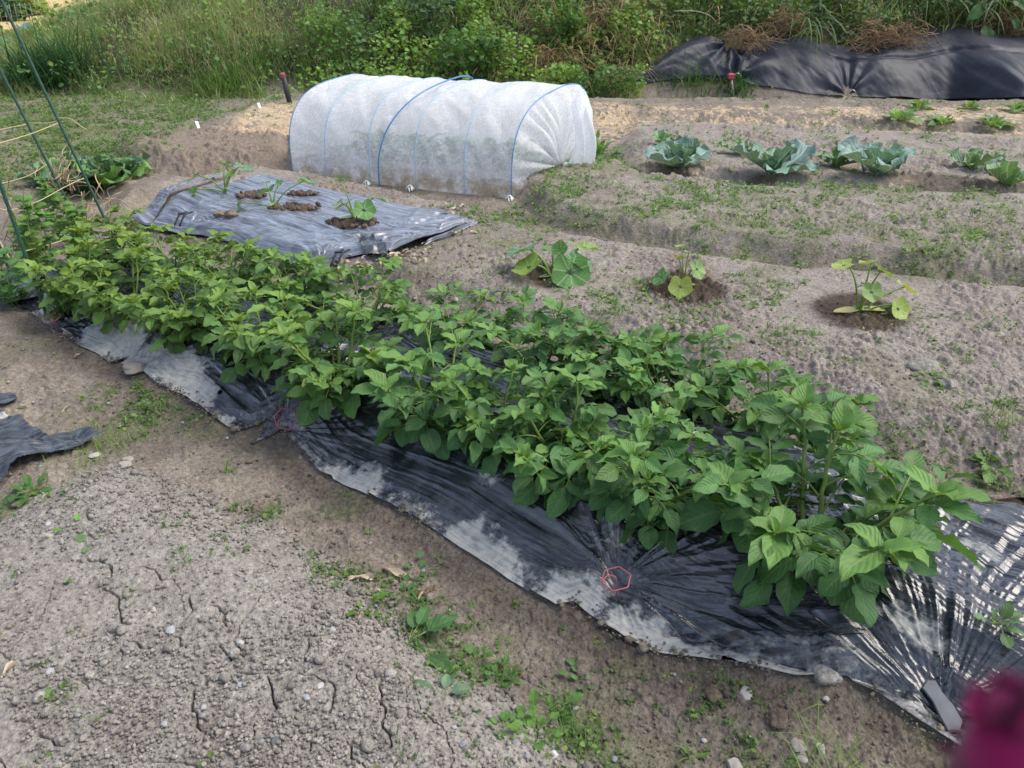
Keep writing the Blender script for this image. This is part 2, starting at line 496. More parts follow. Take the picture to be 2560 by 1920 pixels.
def m_disc(name, amt=.45, vein_col=(.45, .58, .36)):
    m, nt, out = mat(name); N = NT(nt)
    uv = N.n('UVMap').outputs[0]; sx = N.n('SeparateXYZ'); N.l(uv, sx.inputs[0])
    k = N.math('PINGPONG', N.math('MULTIPLY_ADD', sx.outputs[0], 7.0, -1.75), .5)
    wid = N.math('DIVIDE', .05, N.math('ADD', sx.outputs[1], .08))
    main = N.math('LESS_THAN', N.math('MULTIPLY', k, 1.0), N.math('MULTIPLY', wid, .8))
    k2 = N.math('PINGPONG', N.math('ADD', N.math('MULTIPLY', sx.outputs[1], 5.0), N.math('MULTIPLY', k, -2.4)), .5)
    side = N.math('MULTIPLY', N.math('LESS_THAN', k2, .07), .55)
    vein = N.math('MAXIMUM', main, side)
    col = N.n('Attribute', attribute_name='Col').outputs['Color']
    ns = N.noise(35, 5, .6, N.obj())
    sc = N.n('VectorMath', operation='SCALE'); N.l(col, sc.inputs[0]); N.l(N.math('MULTIPLY_ADD', ns, .6, .7), sc.inputs['Scale'])
    base = N.mixc(N.math('MULTIPLY', vein, amt), sc.outputs[0], vein_col)
    b = N.n('BsdfPrincipled'); b.inputs['Roughness'].default_value = .5; b.inputs['Specular IOR Level'].default_value = .4
    N.l(base, b.inputs['Base Color'])
    bp = N.n('Bump'); bp.inputs['Strength'].default_value = .5; bp.inputs['Distance'].default_value = .004
    N.l(N.math('SUBTRACT', N.math('MULTIPLY', ns, .6), vein), bp.inputs['Height']); N.l(bp.outputs[0], b.inputs['Normal'])
    t = N.n('BsdfTranslucent'); tc = N.n('VectorMath', operation='MULTIPLY'); N.l(base, tc.inputs[0]); tc.inputs[1].default_value = (1.8, 1.6, .7); N.l(tc.outputs[0], t.inputs[0])
    mx = N.n('MixShader'); mx.inputs[0].default_value = .25
    N.l(b.outputs[0], mx.inputs[1]); N.l(t.outputs[0], mx.inputs[2]); N.l(mx.outputs[0], out.inputs[0])
    return m

def m_soil():
    m, nt, out = mat('soil'); N = NT(nt)
    o = N.obj()
    col = N.n('Attribute', attribute_name='Col').outputs['Color']
    n1 = N.noise(220, 6, .7, o); n2 = N.noise(45, 5, .65, o); n3 = N.noise(9, 4, .6, o)
    f = N.math('MULTIPLY', N.math('MULTIPLY_ADD', n1, 1.1, .45), N.math('MULTIPLY_ADD', n2, 1.1, .45))
    f = N.math('MULTIPLY', f, N.math('MULTIPLY_ADD', n3, .4, .8))
    f = N.math('MULTIPLY', f, N.math('MULTIPLY_ADD', N.ramp(N.noise(85, 3, .6, o), .3, .7), .45, .76))
    sc = N.n('VectorMath', operation='SCALE'); N.l(col, sc.inputs[0]); N.l(f, sc.inputs['Scale'])
    grit = N.ramp(N.noise(330, 1, .5, o), .72, .76)
    base = N.mixc(N.math('MULTIPLY', grit, .5), sc.outputs[0], (.42, .40, .37))
    b = N.n('BsdfPrincipled'); b.inputs['Roughness'].default_value = .95; b.inputs['Specular IOR Level'].default_value = .15
    N.l(base, b.inputs['Base Color'])
    h = N.math('ADD', N.math('ADD', N.math('MULTIPLY', n1, .35), N.math('MULTIPLY', n2, 1.2)), N.math('MULTIPLY', N.noise(15, 5, .7, o), 2.2))
    bp = N.n('Bump'); bp.inputs['Strength'].default_value = .8; bp.inputs['Distance'].default_value = .010
    N.l(h, bp.inputs['Height']); N.l(bp.outputs[0], b.inputs['Normal']); N.l(b.outputs[0], out.inputs[0])
    return m

def m_film(name, base=(.009, .010, .016), dust_sheen_col=(.42, .41, .39), rough=.19, streak=1.0, sheen_haze=0.0):
    """thin black polythene: glossy, dried mud and grey dust where the attribute says, sky sheen painted in as pale streaks"""
    m, nt, out = mat(name); N = NT(nt)
    uv = N.n('UVMap').outputs[0]; o = N.obj()
    st = N.n('VectorMath', operation='MULTIPLY'); N.l(uv, st.inputs[0]); st.inputs[1].default_value = (2.2, 42, 1)
    ns = N.noise(1.0, 5, .6, st.outputs[0], .6 if sheen_haze < .3 else .08)
    st2 = N.n('VectorMath', operation='MULTIPLY'); N.l(uv, st2.inputs[0]); st2.inputs[1].default_value = (5, 130, 1)
    ns2 = N.noise(1.0, 4, .6, st2.outputs[0], .4 if sheen_haze < .3 else .05)
    n3 = N.noise(60, 6, .7, o); n4 = N.noise(500, 2, .6, o); n5 = N.noise(14, 5, .65, o)
    d = N.n('Attribute', attribute_name='dust').outputs['Fac']
    n6 = N.noise(32, 7, .72, o)
    dd = N.math('ADD', d, N.math('MULTIPLY_ADD', n6, .9, -.45))
    dd = N.math('ADD', dd, N.math('MULTIPLY_ADD', ns2, .22, -.11))
    dust = N.ramp(dd, .36, .74)
    thin = N.math('MULTIPLY', N.ramp(N.math('ADD', N.math('MULTIPLY', ns2, .5), N.math('ADD', N.math('MULTIPLY', n5, .5 - .35 * min(1, sheen_haze * 2)), N.math('MULTIPLY', ns, .35 * min(1, sheen_haze * 2)))), .44, .62), sheen_haze + .17)  # bluish veil over the whole film: sky sheen painted into its colour
    brk = N.math('MULTIPLY_ADD', N.ramp(N.math('ADD', N.math('MULTIPLY', n6, .5), N.math('MULTIPLY', ns2, .5)), .34, .58), .50, .48)
    patchy = N.math('MULTIPLY', dust, brk)
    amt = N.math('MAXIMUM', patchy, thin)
    dcol = N.mixc(N.math('MULTIPLY', dust, n6), tuple(np.array(dust_sheen_col) * np.array([.60, .68, .80])), tuple(np.array(dust_sheen_col) * np.array([1.22, 1.18, 1.08])))
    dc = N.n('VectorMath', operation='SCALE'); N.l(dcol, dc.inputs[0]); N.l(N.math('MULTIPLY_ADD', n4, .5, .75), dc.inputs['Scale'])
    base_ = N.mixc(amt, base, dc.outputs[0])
    b = N.n('BsdfPrincipled'); N.l(base_, b.inputs['Base Color'])
    mt = N.math('ADD', patchy, N.math('MULTIPLY', thin, .15))
    N.l(N.math('ADD', N.math('MULTIPLY', mt, .65), N.math('MULTIPLY_ADD', n5, .14, rough - .07), clamp=True), b.inputs['Roughness'])
    b.inputs['IOR'].default_value = 1.55
    N.l(N.math('MULTIPLY_ADD', patchy, -.6, .85, clamp=True), b.inputs['Specular IOR Level'])
    h = N.math('ADD', N.math('MULTIPLY', ns, 1.0 * streak), N.math('MULTIPLY', ns2, .45 * streak))
    h = N.math('ADD', h, N.math('MULTIPLY', N.noise(38, 3, .6, o, 1.0), .25))
    bp = N.n('Bump'); bp.inputs['Strength'].default_value = .30; bp.inputs['Distance'].default_value = .006
    N.l(h, bp.inputs['Height']); N.l(bp.outputs[0], b.inputs['Normal']); N.l(b.outputs[0], out.inputs[0])
    return m

def m_fleece():
    m, nt, out = mat('white_nonwoven'); N = NT(nt)
    o = N.obj()
    st = N.n('Mapping'); st.inputs['Rotation'].default_value = (.3, .5, .7); st.inputs['Scale'].default_value = (14, 60, 30); N.l(o, st.inputs[0])
    st2 = N.n('Mapping'); st2.inputs['Rotation'].default_value = (1.1, -.4, -.5); st2.inputs['Scale'].default_value = (60, 18, 45); N.l(o, st2.inputs[0])
    fib = N.math('MAXIMUM', N.noise(1, 4, .7, st.outputs[0], 1.2), N.noise(1, 4, .7, st2.outputs[0], 1.2))
    f = N.ramp(fib, .44, .70)
    dirt = N.n('Attribute', attribute_name='dirt').outputs['Fac']
    dirtm = N.math('MULTIPLY', dirt, N.ramp(N.noise(9, 5, .7, o), .3, .6))
    cc = N.mixc(dirtm, (.94, .95, .98), (.50, .43, .34))
    d = N.n('BsdfDiffuse'); N.l(cc, d.inputs[0])
    t = N.n('BsdfTranslucent'); N.l(cc, t.inputs[0])
    m1 = N.n('MixShader'); m1.inputs[0].default_value = .45; N.l(d.outputs[0], m1.inputs[1]); N.l(t.outputs[0], m1.inputs[2])
    tr = N.n('BsdfTransparent')
    lift = N.n('Attribute', attribute_name='dense').outputs['Fac']
    op = N.math('ADD', N.math('MULTIPLY_ADD', f, .38, .46), N.math('MULTIPLY', lift, .4), clamp=True)
    m2 = N.n('MixShader'); N.l(op, m2.inputs[0]); N.l(tr.outputs[0], m2.inputs[1]); N.l(m1.outputs[0], m2.inputs[2])
    bp = N.n('Bump'); bp.inputs['Strength'].default_value = .4; bp.inputs['Distance'].default_value = .004
    N.l(fib, bp.inputs['Height']); N.l(bp.outputs[0], d.inputs['Normal'])
    N.l(m2.outputs[0], out.inputs[0])
    return m

def m_weave():
    m, nt, out = mat('weed_fabric'); N = NT(nt)
    o = N.obj()
    n1 = N.noise(3.5, 5, .6, o); n2 = N.noise(260, 2, .5, o); n3 = N.noise(22, 5, .7, o)
    base = N.mixc(N.ramp(N.math('ADD', N.math('MULTIPLY', n1, .6), N.math('MULTIPLY', n3, .45)), .42, .7), (.012, .015, .028), (.028, .031, .046))
    b = N.n('BsdfPrincipled'); b.inputs['Roughness'].default_value = .5; b.inputs['Specular IOR Level'].default_value = .35
    N.l(base, b.inputs['Base Color'])
    bp = N.n('Bump'); bp.inputs['Strength'].default_value = .35; bp.inputs['Distance'].default_value = .006
    N.l(N.math('ADD', N.math('MULTIPLY', n2, .4), n3), bp.inputs['Height']); N.l(bp.outputs[0], b.inputs['Normal']); N.l(b.outputs[0], out.inputs[0])
    return m

def m_sleeve():
    m, nt, out = mat('magenta_fleece'); N = NT(nt)
    o = N.obj()
    sx = N.n('SeparateXYZ'); N.l(o, sx.inputs[0])
    ns = N.noise(60, 4, .6, o)
    st = N.ramp(N.math('ABSOLUTE', N.math('SINE', N.math('MULTIPLY_ADD', sx.outputs[2], 130.0, N.math('MULTIPLY', ns, 1.5)))), .45, .8)
    base = N.mixc(st, (.22, .008, .070), (.085, .005, .034))
    base = N.mixc(N.math('MULTIPLY', ns, .35), base, (.30, .015, .10))
    b = N.n('BsdfPrincipled'); b.inputs['Roughness'].default_value = .9; b.inputs['Specular IOR Level'].default_value = .1; b.inputs['Sheen Weight'].default_value = .12
    N.l(base, b.inputs['Base Color']); N.l(b.outputs[0], out.inputs[0])
    return m

M = dict(
    soil=m_soil(),
    film=m_film('black_film'),
    film_dusty_sheen=m_film('dusty_sheen_black_film', base=(.10, .106, .128), rough=.17, streak=1.3, sheen_haze=.72, dust_sheen_col=(.42, .43, .46)),  # real dust, plus reflected sky painted in as a paler base and veil
    scrap=m_film('black_film_scrap', base=(.010, .011, .015), rough=.24, sheen_haze=.18),
    potato=m_leaf('potato_leaf', 6, (.30, .42, .14), .20, .34, .5, .34, .24, spots=.35),
    cabbage=m_leaf('cabbage_leaf', 5, (.50, .62, .52), .75, .5, .5, .4, .12, slant=.7),
    herb=m_leaf('weed_leaf', 5, (.3, .42, .12), .25, .3, .5, .35, .3),
    squash=m_disc('squash_leaf'),
    stem=m_plain('green_stem', (.16, .24, .05), .5, .4, .25, 40),
    grass=m_plain('grass_blade', (1, 1, 1), .55, .35, .25, 6, attr=True, transl=.3),
    fleece=m_fleece(), weave=m_weave(), sleeve=m_sleeve(),
    blue=m_plain('blue_fibreglass', (.05, .22, .48), .3, .5, .1, 20),
    paleblue=m_plain('pale_blue_fibreglass', (.34, .50, .72), .4, .4, .1, 20),
    stakegreen=m_plain('green_coated_stake', (.022, .075, .05), .4, .5, .3, 60, .3),
    pink=m_plain('pink_wire', (.38, .09, .12), .4, .5, .15, 80),
    white=m_plain('white_plastic', (.86, .86, .85), .5, .4, .08, 50),
    twine=m_plain('straw_twine', (.52, .42, .26), .8, .2, .25, 60),
    straw=m_plain('dry_straw', (1, 1, 1), .8, .2, .3, 20, attr=True, transl=.15),
    dry=m_plain('dry_leaf', (1, 1, 1), .75, .25, .25, 60, attr=True, transl=.1, bump=.3),
    stone=m_plain('stone', (1, 1, 1), .85, .3, .2, 90, .5, attr=True),
    slate=m_plain('dark_stone', (.13, .135, .15), .7, .35, .25, 40, .4),
    red=m_plain('red_plastic', (.38, .05, .075), .45, .4, .12, 50),
    rust=m_plain('faded_red_cap', (.24, .085, .07), .7, .3, .3, 40),
    pipe=m_plain('black_pipe', (.03, .03, .035), .5, .4, .2, 40),
    steel=m_plain('galvanised_wire', (.5, .5, .5), .35, .5, .1, 40, metallic=.8),
    net=m_plain('blue_net', (.12, .20, .36), .7, .3, .2, 5),
    wood=m_plain('grey_wood', (.38, .34, .29), .8, .2, .3, 30),
)

# ------------------------------------------------------------------ GROUND
CR = [[(400, 720), (470, 735), (495, 770), (500, 795)], [(465, 850), (530, 890), (540, 960), (545, 1000), (590, 1012)],
      [(580, 1080), (650, 1112), (690, 1095)], [(785, 1070), (832, 1125)], [(925, 1100), (995, 1097), (1030, 1135), (1055, 1130), (1040, 1175)],
      [(1060, 1215), (1120, 1228), (1200, 1225)], [(1190, 1245), (1240, 1300), (1230, 1345), (1235, 1410)],
      [(1260, 1285), (1310, 1270), (1345, 1235), (1400, 1235), (1450, 1255), (1510, 1300), (1500, 1350), (1480, 1415)],
      [(870, 1320), (865, 1400), (890, 1440), (910, 1500), (895, 1545), (830, 1580), (750, 1640)],
      [(1715, 1250), (1720, 1340), (1725, 1450), (1750, 1510), (1765, 1560)], [(1015, 960), (1020, 1010)], [(1385, 1085), (1375, 1180)],
      [(1410, 1510), (1395, 1590)], [(545, 1115), (540, 1170)], [(930, 1260), (915, 1300)], [(205, 460), (215, 500)], [(380, 490), (410, 540)],
      [(970, 1440), (1080, 1420)], [(150, 1520), (280, 1555)]]
CR = [[(.4791 * a, 864.1 + .4791 * b) for a, b in cr] for cr in CR]
CRW = [GP(cr, .08) for cr in CR]
_q = np.random.default_rng(404)
for _k in range(26):
    _p = np.array([_q.uniform(-1.3, .2), _q.uniform(.95, 2.1)]); _a = _q.uniform(0, 6.28); _c = [_p]
    for _i in range(int(_q.integers(3, 8))):
        _a += _q.normal(0, .55); _p = _p + .045 * np.array([cos(_a), sin(_a)]); _c.append(_p)
    CRW.append(np.array(_c))
def crack_dist(x, y):
    xx = x + .014 * (vnoise(x * 45, y * 45, 301) - .5) + .006 * (vnoise(x * 160, y * 160, 303) - .5); yy = y + .014 * (vnoise(x * 45, y * 45, 302) - .5)
    d = np.full(xx.shape, 9.0)
    for k, cr in enumerate(CRW):
        d = np.minimum(d, linesd(xx, yy, cr) + (.0012 if k >= 19 else 0))
    return d

def soil_detail(x, y, r):
    """fine relief: clods, cracks; and soil colour"""
    aA = sm((polysd(x, y, BED_A) + .05 * (vnoise(x * 9, y * 9, 5) - .5) + .03) / .10)
    aC = sm(polysd(x, y, BED_C) / .15); aD = sm(polysd(x, y, BED_D) / .15)
    aE = sm(polysd(x, y, BED_E) / .15); aG = sm(polysd(x, y, BED_G) / .15)
    film = np.maximum(polysd(x, y, FILM_POLY), polysd(x, y, M2_POLY))
    lump = sm((fbm(x * 3.1, y * 3.1, 71, 3) - .36) / .30)
    amp = .58 - .16 * aA + .22 * aA * lump + .65 * np.maximum.reduce([aC, aD, aE]) * (.2 + .8 * lump) + .5 * aG
    dr = (r * r + 2.4) / 1800
    fd = lambda sz: np.clip(1.7 - dr / (sz * .45), 0, 1)
    z = amp * ((.30 * aA + .75 * (1 - aA)) * clods(x, y, .034, 101) * (lump * .8 + .2) + (.45 + .25 * lump) * fd(.018) * clods(x, y, .018, 111) + 1.0 * fd(.010) * clods(x, y, .010, 121) + (1 - aA) * .40 * lump * sm((r - 2) / 2) * clods(x, y, .062, 151) + .35 * lump * sm((r - 5) / 2) * (1 - aA) * clods(x, y, .11, 155))
    big = sm((vnoise(x * 1.7, y * 1.7, 77) - .6) / .2)
    z = z + amp * .28 * big * clods(x, y, .075, 131)
    z = z + amp * .010 * (fbm(x * 28, y * 28, 141, 3) - .5)
    under = sm((film + .015) / .03)
    z = z * (1 - under) - .05 * sm((film - .02) / .04)
    # colour
    n1 = fbm(x * 2.0, y * 2.0, 201, 4); n2 = fbm(x * 7, y * 7, 211, 4); n3 = vnoise(x * 60, y * 60, 221)
    def mix(a, b, t): return a * (1 - t[:, None]) + np.asarray(b) * t[:, None]
    N = len(x)
    c = np.tile(np.array([.235, .200, .165]), (N, 1))                  # trodden paths
    c = mix(c, (.315, .270, .215), sm((n2 - .45) / .25) * .8)
    near = sm((3.4 - r) / .8)
    fur = sm(1 - (linesd(x, y, FURROW_DEEP) - .10) / .30)
    c = mix(c, (.178, .150, .126), .8 * fur * sm((n1 - .25) / .3))
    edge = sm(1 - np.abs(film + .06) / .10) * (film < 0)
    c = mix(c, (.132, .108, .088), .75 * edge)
    c = mix(c, (.330, .305, .270), aA * .96)
    c = mix(c, (.275, .243, .212), aA * sm((n2 - .5) / .2) * .6)
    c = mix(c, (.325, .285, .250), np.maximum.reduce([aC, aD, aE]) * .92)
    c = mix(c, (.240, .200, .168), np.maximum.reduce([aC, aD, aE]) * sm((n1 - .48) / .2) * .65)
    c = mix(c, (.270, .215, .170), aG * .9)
    # left field
    lf = sm((-x - 3.2 - .15 * (y - 8)) / .8) * sm((y - 5.5) / 1.0)
    c = mix(c, (.235, .215, .150), lf * .9)
    c = mix(c, (.150, .170, .075), lf * sm((fbm(x * 1.3, y * 1.3, 231, 4) - .43) / .16) * .75)
    # weedy lip and moss
    lip = np.exp(-((polysd(x, y, BED_D) - .35) / .5) ** 2) * (x > -.1) * (y < 7.4)
    c = mix(c, (.140, .165, .065), lip * sm((n2 - .42) / .2) * .45)
    c = mix(c, (.150, .160, .080), (1 - aA) * sm((fbm(x * 4, y * 4, 241, 4) - .58) / .1) * .35 * sm((6 - r) / 2))
    # rice husk / sawdust mulch
    for poly, th in ((GP([(470, 290), (545, 232), (650, 222), (650, 300), (520, 298)], .1),   .26),
                     (GP([(1275, 222), (1340, 225), (1420, 262), (1340, 290), (1270, 280)], .1), .42),
                     (GP([(1400, 232), (2300, 232), (2300, 300), (1700, 275), (1400, 265)], .1), .50),
                     (GP([(1780, 360), (2000, 365), (1990, 400), (1780, 395)], .1), .50),
                     (GP([(1380, 350), (1560, 360), (1500, 395), (1400, 385)], .1), .56),
                     (GP([(2120, 390), (2240, 395), (2240, 425), (2120, 420)], .1), .45)):
        sd = polysd(x, y, poly)
        k = sm((sd + .10) / .25) * sm((.55 * fbm(x * 4, y * 5, 251, 3) + .45 * vnoise(x * 40, y * 40, 252) - th) / .10)
        c = mix(c, (.620, .470, .310), k * (.65 + .35 * n3))
    # dark watered soil round the seedlings
    for (px, py), rr in zip(CUC, (.17, .24, .24)):
        d = np.hypot((x - px) , (y - py) * .9) + .07 * (n2 - .5)
        k = sm((rr - d) / .07)
        c = mix(c, (.070, .048, .036), k * .9)
        z = z + .012 * k * clods(x, y, .03, 161) / .01 * .35
    for (u, v, rr) in ((2050, 395, .35), (1450, 372, .25), (1640, 385, .22)):
        px, py = G(u, v, .1); d = np.hypot(x - px, y - py) + .2 * (n2 - .5)
        c = mix(c, (.10, .078, .062), sm((rr - d) / .12) * .75)
    # hill soil
    hl = sm(polysd(x, y, HILL) / .3)
    c = mix(c, (.055, .065, .028), hl * .9)
    # far stubble field beyond the bank, its sunlight put into the bright tan
    ff = sm((y - 17.5) / 2.5) * sm((-x - 9) / 1.5) * (1 - hl)
    c = mix(c, (.70, .50, .25), ff)
    # all soil colour scaled down slightly, with fine random speckle
    n4 = vnoise(x * 27, y * 27, 222); k = sm((r - 1.5) / 3)
    c = np.array([.86, .855, .855]) * c * ((1 - .12 - .16 * k) + (.24 - .10 * k) * n3 + .14 * k * n4 + .10 * k)[:, None]
    # drying cracks
    nearm = (r < 2.6) & (aA > .3)
    if nearm.any():
        xx, yy = x[nearm], y[nearm]; d = crack_dist(xx, yy)
        wv = .0013 * (.50 + .9 * vnoise(xx * 18, yy * 18, 311))
        k = sm(1 - (d - wv * .5) / (wv + .0012))
        zz = z[nearm]; zz = zz * (1 - k) - .035 * k
        z[nearm] = zz
    return z, c

def build_ground():
    # rings of vertices, finer near the viewer where clods can be told apart
    rr = [.45]
    while rr[-1] < 160:
        r = rr[-1]
        dr = .0040 if r < 1 else min((r * r + 2.4) / 1800, .020) if r < 13 else r * .03
        if r < .9: dr = .012
        rr.append(r + dr)
    rr = np.array(rr)
    dense = np.linspace(radians(-50), radians(50), 1400)
    rest = np.linspace(radians(50), radians(310), 110)[1:-1]
    th = np.concatenate([dense, rest])
    R, T = np.meshgrid(rr, th, indexing='ij')
    x = (R * np.sin(T)).ravel(); y = (R * np.cos(T)).ravel(); r = R.ravel()
    z = zone(x, y); dz, c = soil_detail(x, y, r)
    z = z + dz * np.clip(1 - (r - 11) / 5, .15, 1)
    V = np.stack([x, y, z], -1)
    a = Acc()
    F = grid_faces(len(th), len(rr), True)[:, ::-1]
    cen = len(V)
    V = np.vstack([V, [[0, 0, .05]]]); c = np.vstack([c, [.3, .27, .24]])
    F3 = [(cen, (k + 1) % len(th), k) for k in range(len(th))]
    a.add(V, F, F3, None, c)
    o = a.obj('ground', M['soil'])
    tag(o, kind='structure')
build_ground()

# loose clods and crumbs
def scatter(n, poly=None, rmin=.9, rmax=4.5, amax=44, power=2.0, seed=1):
    r_ = np.random.default_rng(seed)
    q = r_.random(n); r = rmin * (rmax / rmin) ** q
    a = np.radians(r_.uniform(-amax, amax, n))
    return r * np.sin(a), r * np.cos(a)

def inside(x, y, poly, m=0): return polysd(x, y, poly) > m
NOFILM = lambda x, y, m=.02: (polysd(x, y, FILM_POLY) < -m) & (polysd(x, y, M2_POLY) < -m)

def build_clods():
    a = Acc()
    x, y = scatter(90000, rmin=.95, rmax=6.0, seed=5)
    keep = NOFILM(x, y, .03)
    den = .10 + .80 * inside(x, y, BED_A) + .45 * inside(x, y, BED_C)
    den = den * (.25 + 1.2 * sm((fbm(x * 2.5, y * 2.5, 401, 3) - .4) / .25))
    keep &= rng.random(len(x)) < den
    x, y = x[keep], y[keep]
    k = crack_dist(x, y) > .007; x, y = x[k], y[k]
    # soil spilt along the edge of the film
    qe = rng.uniform(S0 + .1, S1 + .2, 2600); oe = rng.normal(-.004, .016, 2600); ce = np.interp(qe, fs, fc) + oe
    kk = fbm(qe * 5, qe * 0, 411, 3) > .46; xe = (BAX[0] * qe + BNX[0] * ce)[kk]; ye = (BAX[1] * qe + BNX[1] * ce)[kk]; ne = len(xe)
    x = np.concatenate([x, xe]); y = np.concatenate([y, ye])
    z = zone(x, y); n = len(x); z[n - ne:] += .016
    size = .0018 + .0042 * rng.random(n) ** 3 + .012 * (rng.random(n) > .988) * rng.random(n)
    tpls = []
    V0, F0 = ico(2)
    _, col = soil_detail(x, y, np.hypot(x, y))
    col = col * rng.uniform(.75, 1.2, (n, 1))
    for k in range(8):
        g = np.random.default_rng(k)
        nz = np.sin(V0 @ g.normal(0, 2.4, 3) + k) * .5 + np.sin(V0 @ g.normal(0, 4, 3)) * .35
        V = V0 * (1 + .28 * nz)[:, None] * g.uniform(.75, 1.2, 3); V[:, 2] *= .75
        m = np.arange(n) % 8 == k
        ang = rng.uniform(0, 6.28, m.sum())
        ca, sa = np.cos(ang), np.sin(ang)
        W = V[None] * size[m][:, None, None]
        X = W[..., 0] * ca[:, None] - W[..., 1] * sa[:, None] + x[m][:, None]
        Y = W[..., 0] * sa[:, None] + W[..., 1] * ca[:, None] + y[m][:, None]
        Z = W[..., 2] + (z[m] + size[m] * .45 + .004)[:, None]
        P = np.stack([X, Y, Z], -1).reshape(-1, 3)
        F = (F0[None] + (np.arange(m.sum()) * len(V0))[:, None, None]).reshape(-1, 3)
        a.add(P, None, F, None, np.repeat(col[m], len(V0), 0))
    o = a.obj('soil_crumbs', M['soil'])
    tag(o, 'loose dry soil crumbs strewn over the beds', 'soil', kind='stuff')
build_clods()

# ------------------------------------------------------------------ POTATO BED FILM
PINS_PX = [(113, 686), (283, 775), (617, 905), (1331, 1250), (2045, 1530)]
PINS = [G(u, v, .06) for u, v in PINS_PX]

def wrinkles(x, y, s, t, width, pins, right=True):
    w = np.zeros_like(x)
    c = t * width
    # stretch lines along the ridge
    def rg(n): return 1 - np.abs(2 * n - 1)
    cw = c + .03 * (vnoise(s * 2.1, c * 3, 504) - .5)
    w += .010 * (rg(vnoise(s * .9, cw * 17 + .8 * s, 501)) ** 2 - .4) + .0045 * rg(vnoise(s * 1.8, cw * 42 - 2 * s, 502)) ** 2 + .002 * (vnoise(s * 3, cw * 95, 505) - .5)
    w += .012 * (fbm(s * 3, c * 6, 503, 3) - .5) + .0018 * rg(vnoise(s * 1.4, cw * 75 + s, 506)) ** 2
    for k, p in enumerate(pins):
        dx, dy = x - p[0], y - p[1]
        r = np.hypot(dx, dy); th = np.arctan2(dy, dx)
        n = (rg(vnoise(th * 8 + 31 * k, r * 1.5, 510 + k)) ** 2 - .4) * (.004 + .020 * vnoise(th * 2.3 + 5 * k, r * 0, 545)) + .5 * (rg(vnoise(th * 19 + 7 * k, r * 2, 520 + k)) - .5) * .011 + (vnoise(th * 42 + 7 * k, r * 2, 540 + k) - .5) * .005
        w += n * sm(r / .12) * np.exp(-(r / .42) ** 2)
        w -= .025 * np.exp(-(r / .05) ** 2)
    if right:
        k = .35 * sm((s + .35) / .7)
        p = pins[-1]; dx, dy = x - p[0], y - p[1]; r = np.hypot(dx, dy); th = np.arctan2(dy, dx) + .25 * (vnoise(r * 2.3, th * 2, 561) - .5) if False else np.arctan2(dy, dx)
        th = th + .22 * (vnoise(x * 2.1, y * 2.1, 562) - .5) + .06 * (vnoise(x * 6, y * 6, 563) - .5)
        f2 = sm(r / .15) * np.exp(-(r / .95) ** 2) * sm((s + .75) / .5)
        w += f2 * np.minimum(1, r / .45) * (.014 * (rg(vnoise(th * 7, r * 1.2, 564)) ** 2 - .4) + .007 * rg(vnoise(th * 23, r * 2.2, 565)) ** 2 + .0022 * rg(vnoise(th * 55, r * 4, 566)) + .0010 * vnoise(th * 110, r * 5, 567))
        w += k * (.022 * (rg(vnoise(s * 2.2 + 2 * c, c * 12 - s * 4, 531)) ** 2 - .4) + .009 * rg(vnoise(s * 4, c * 26 - s * 8, 532)) ** 2 + .004 * rg(vnoise(s * 9, c * 60 - s * 17, 533)))
    return w

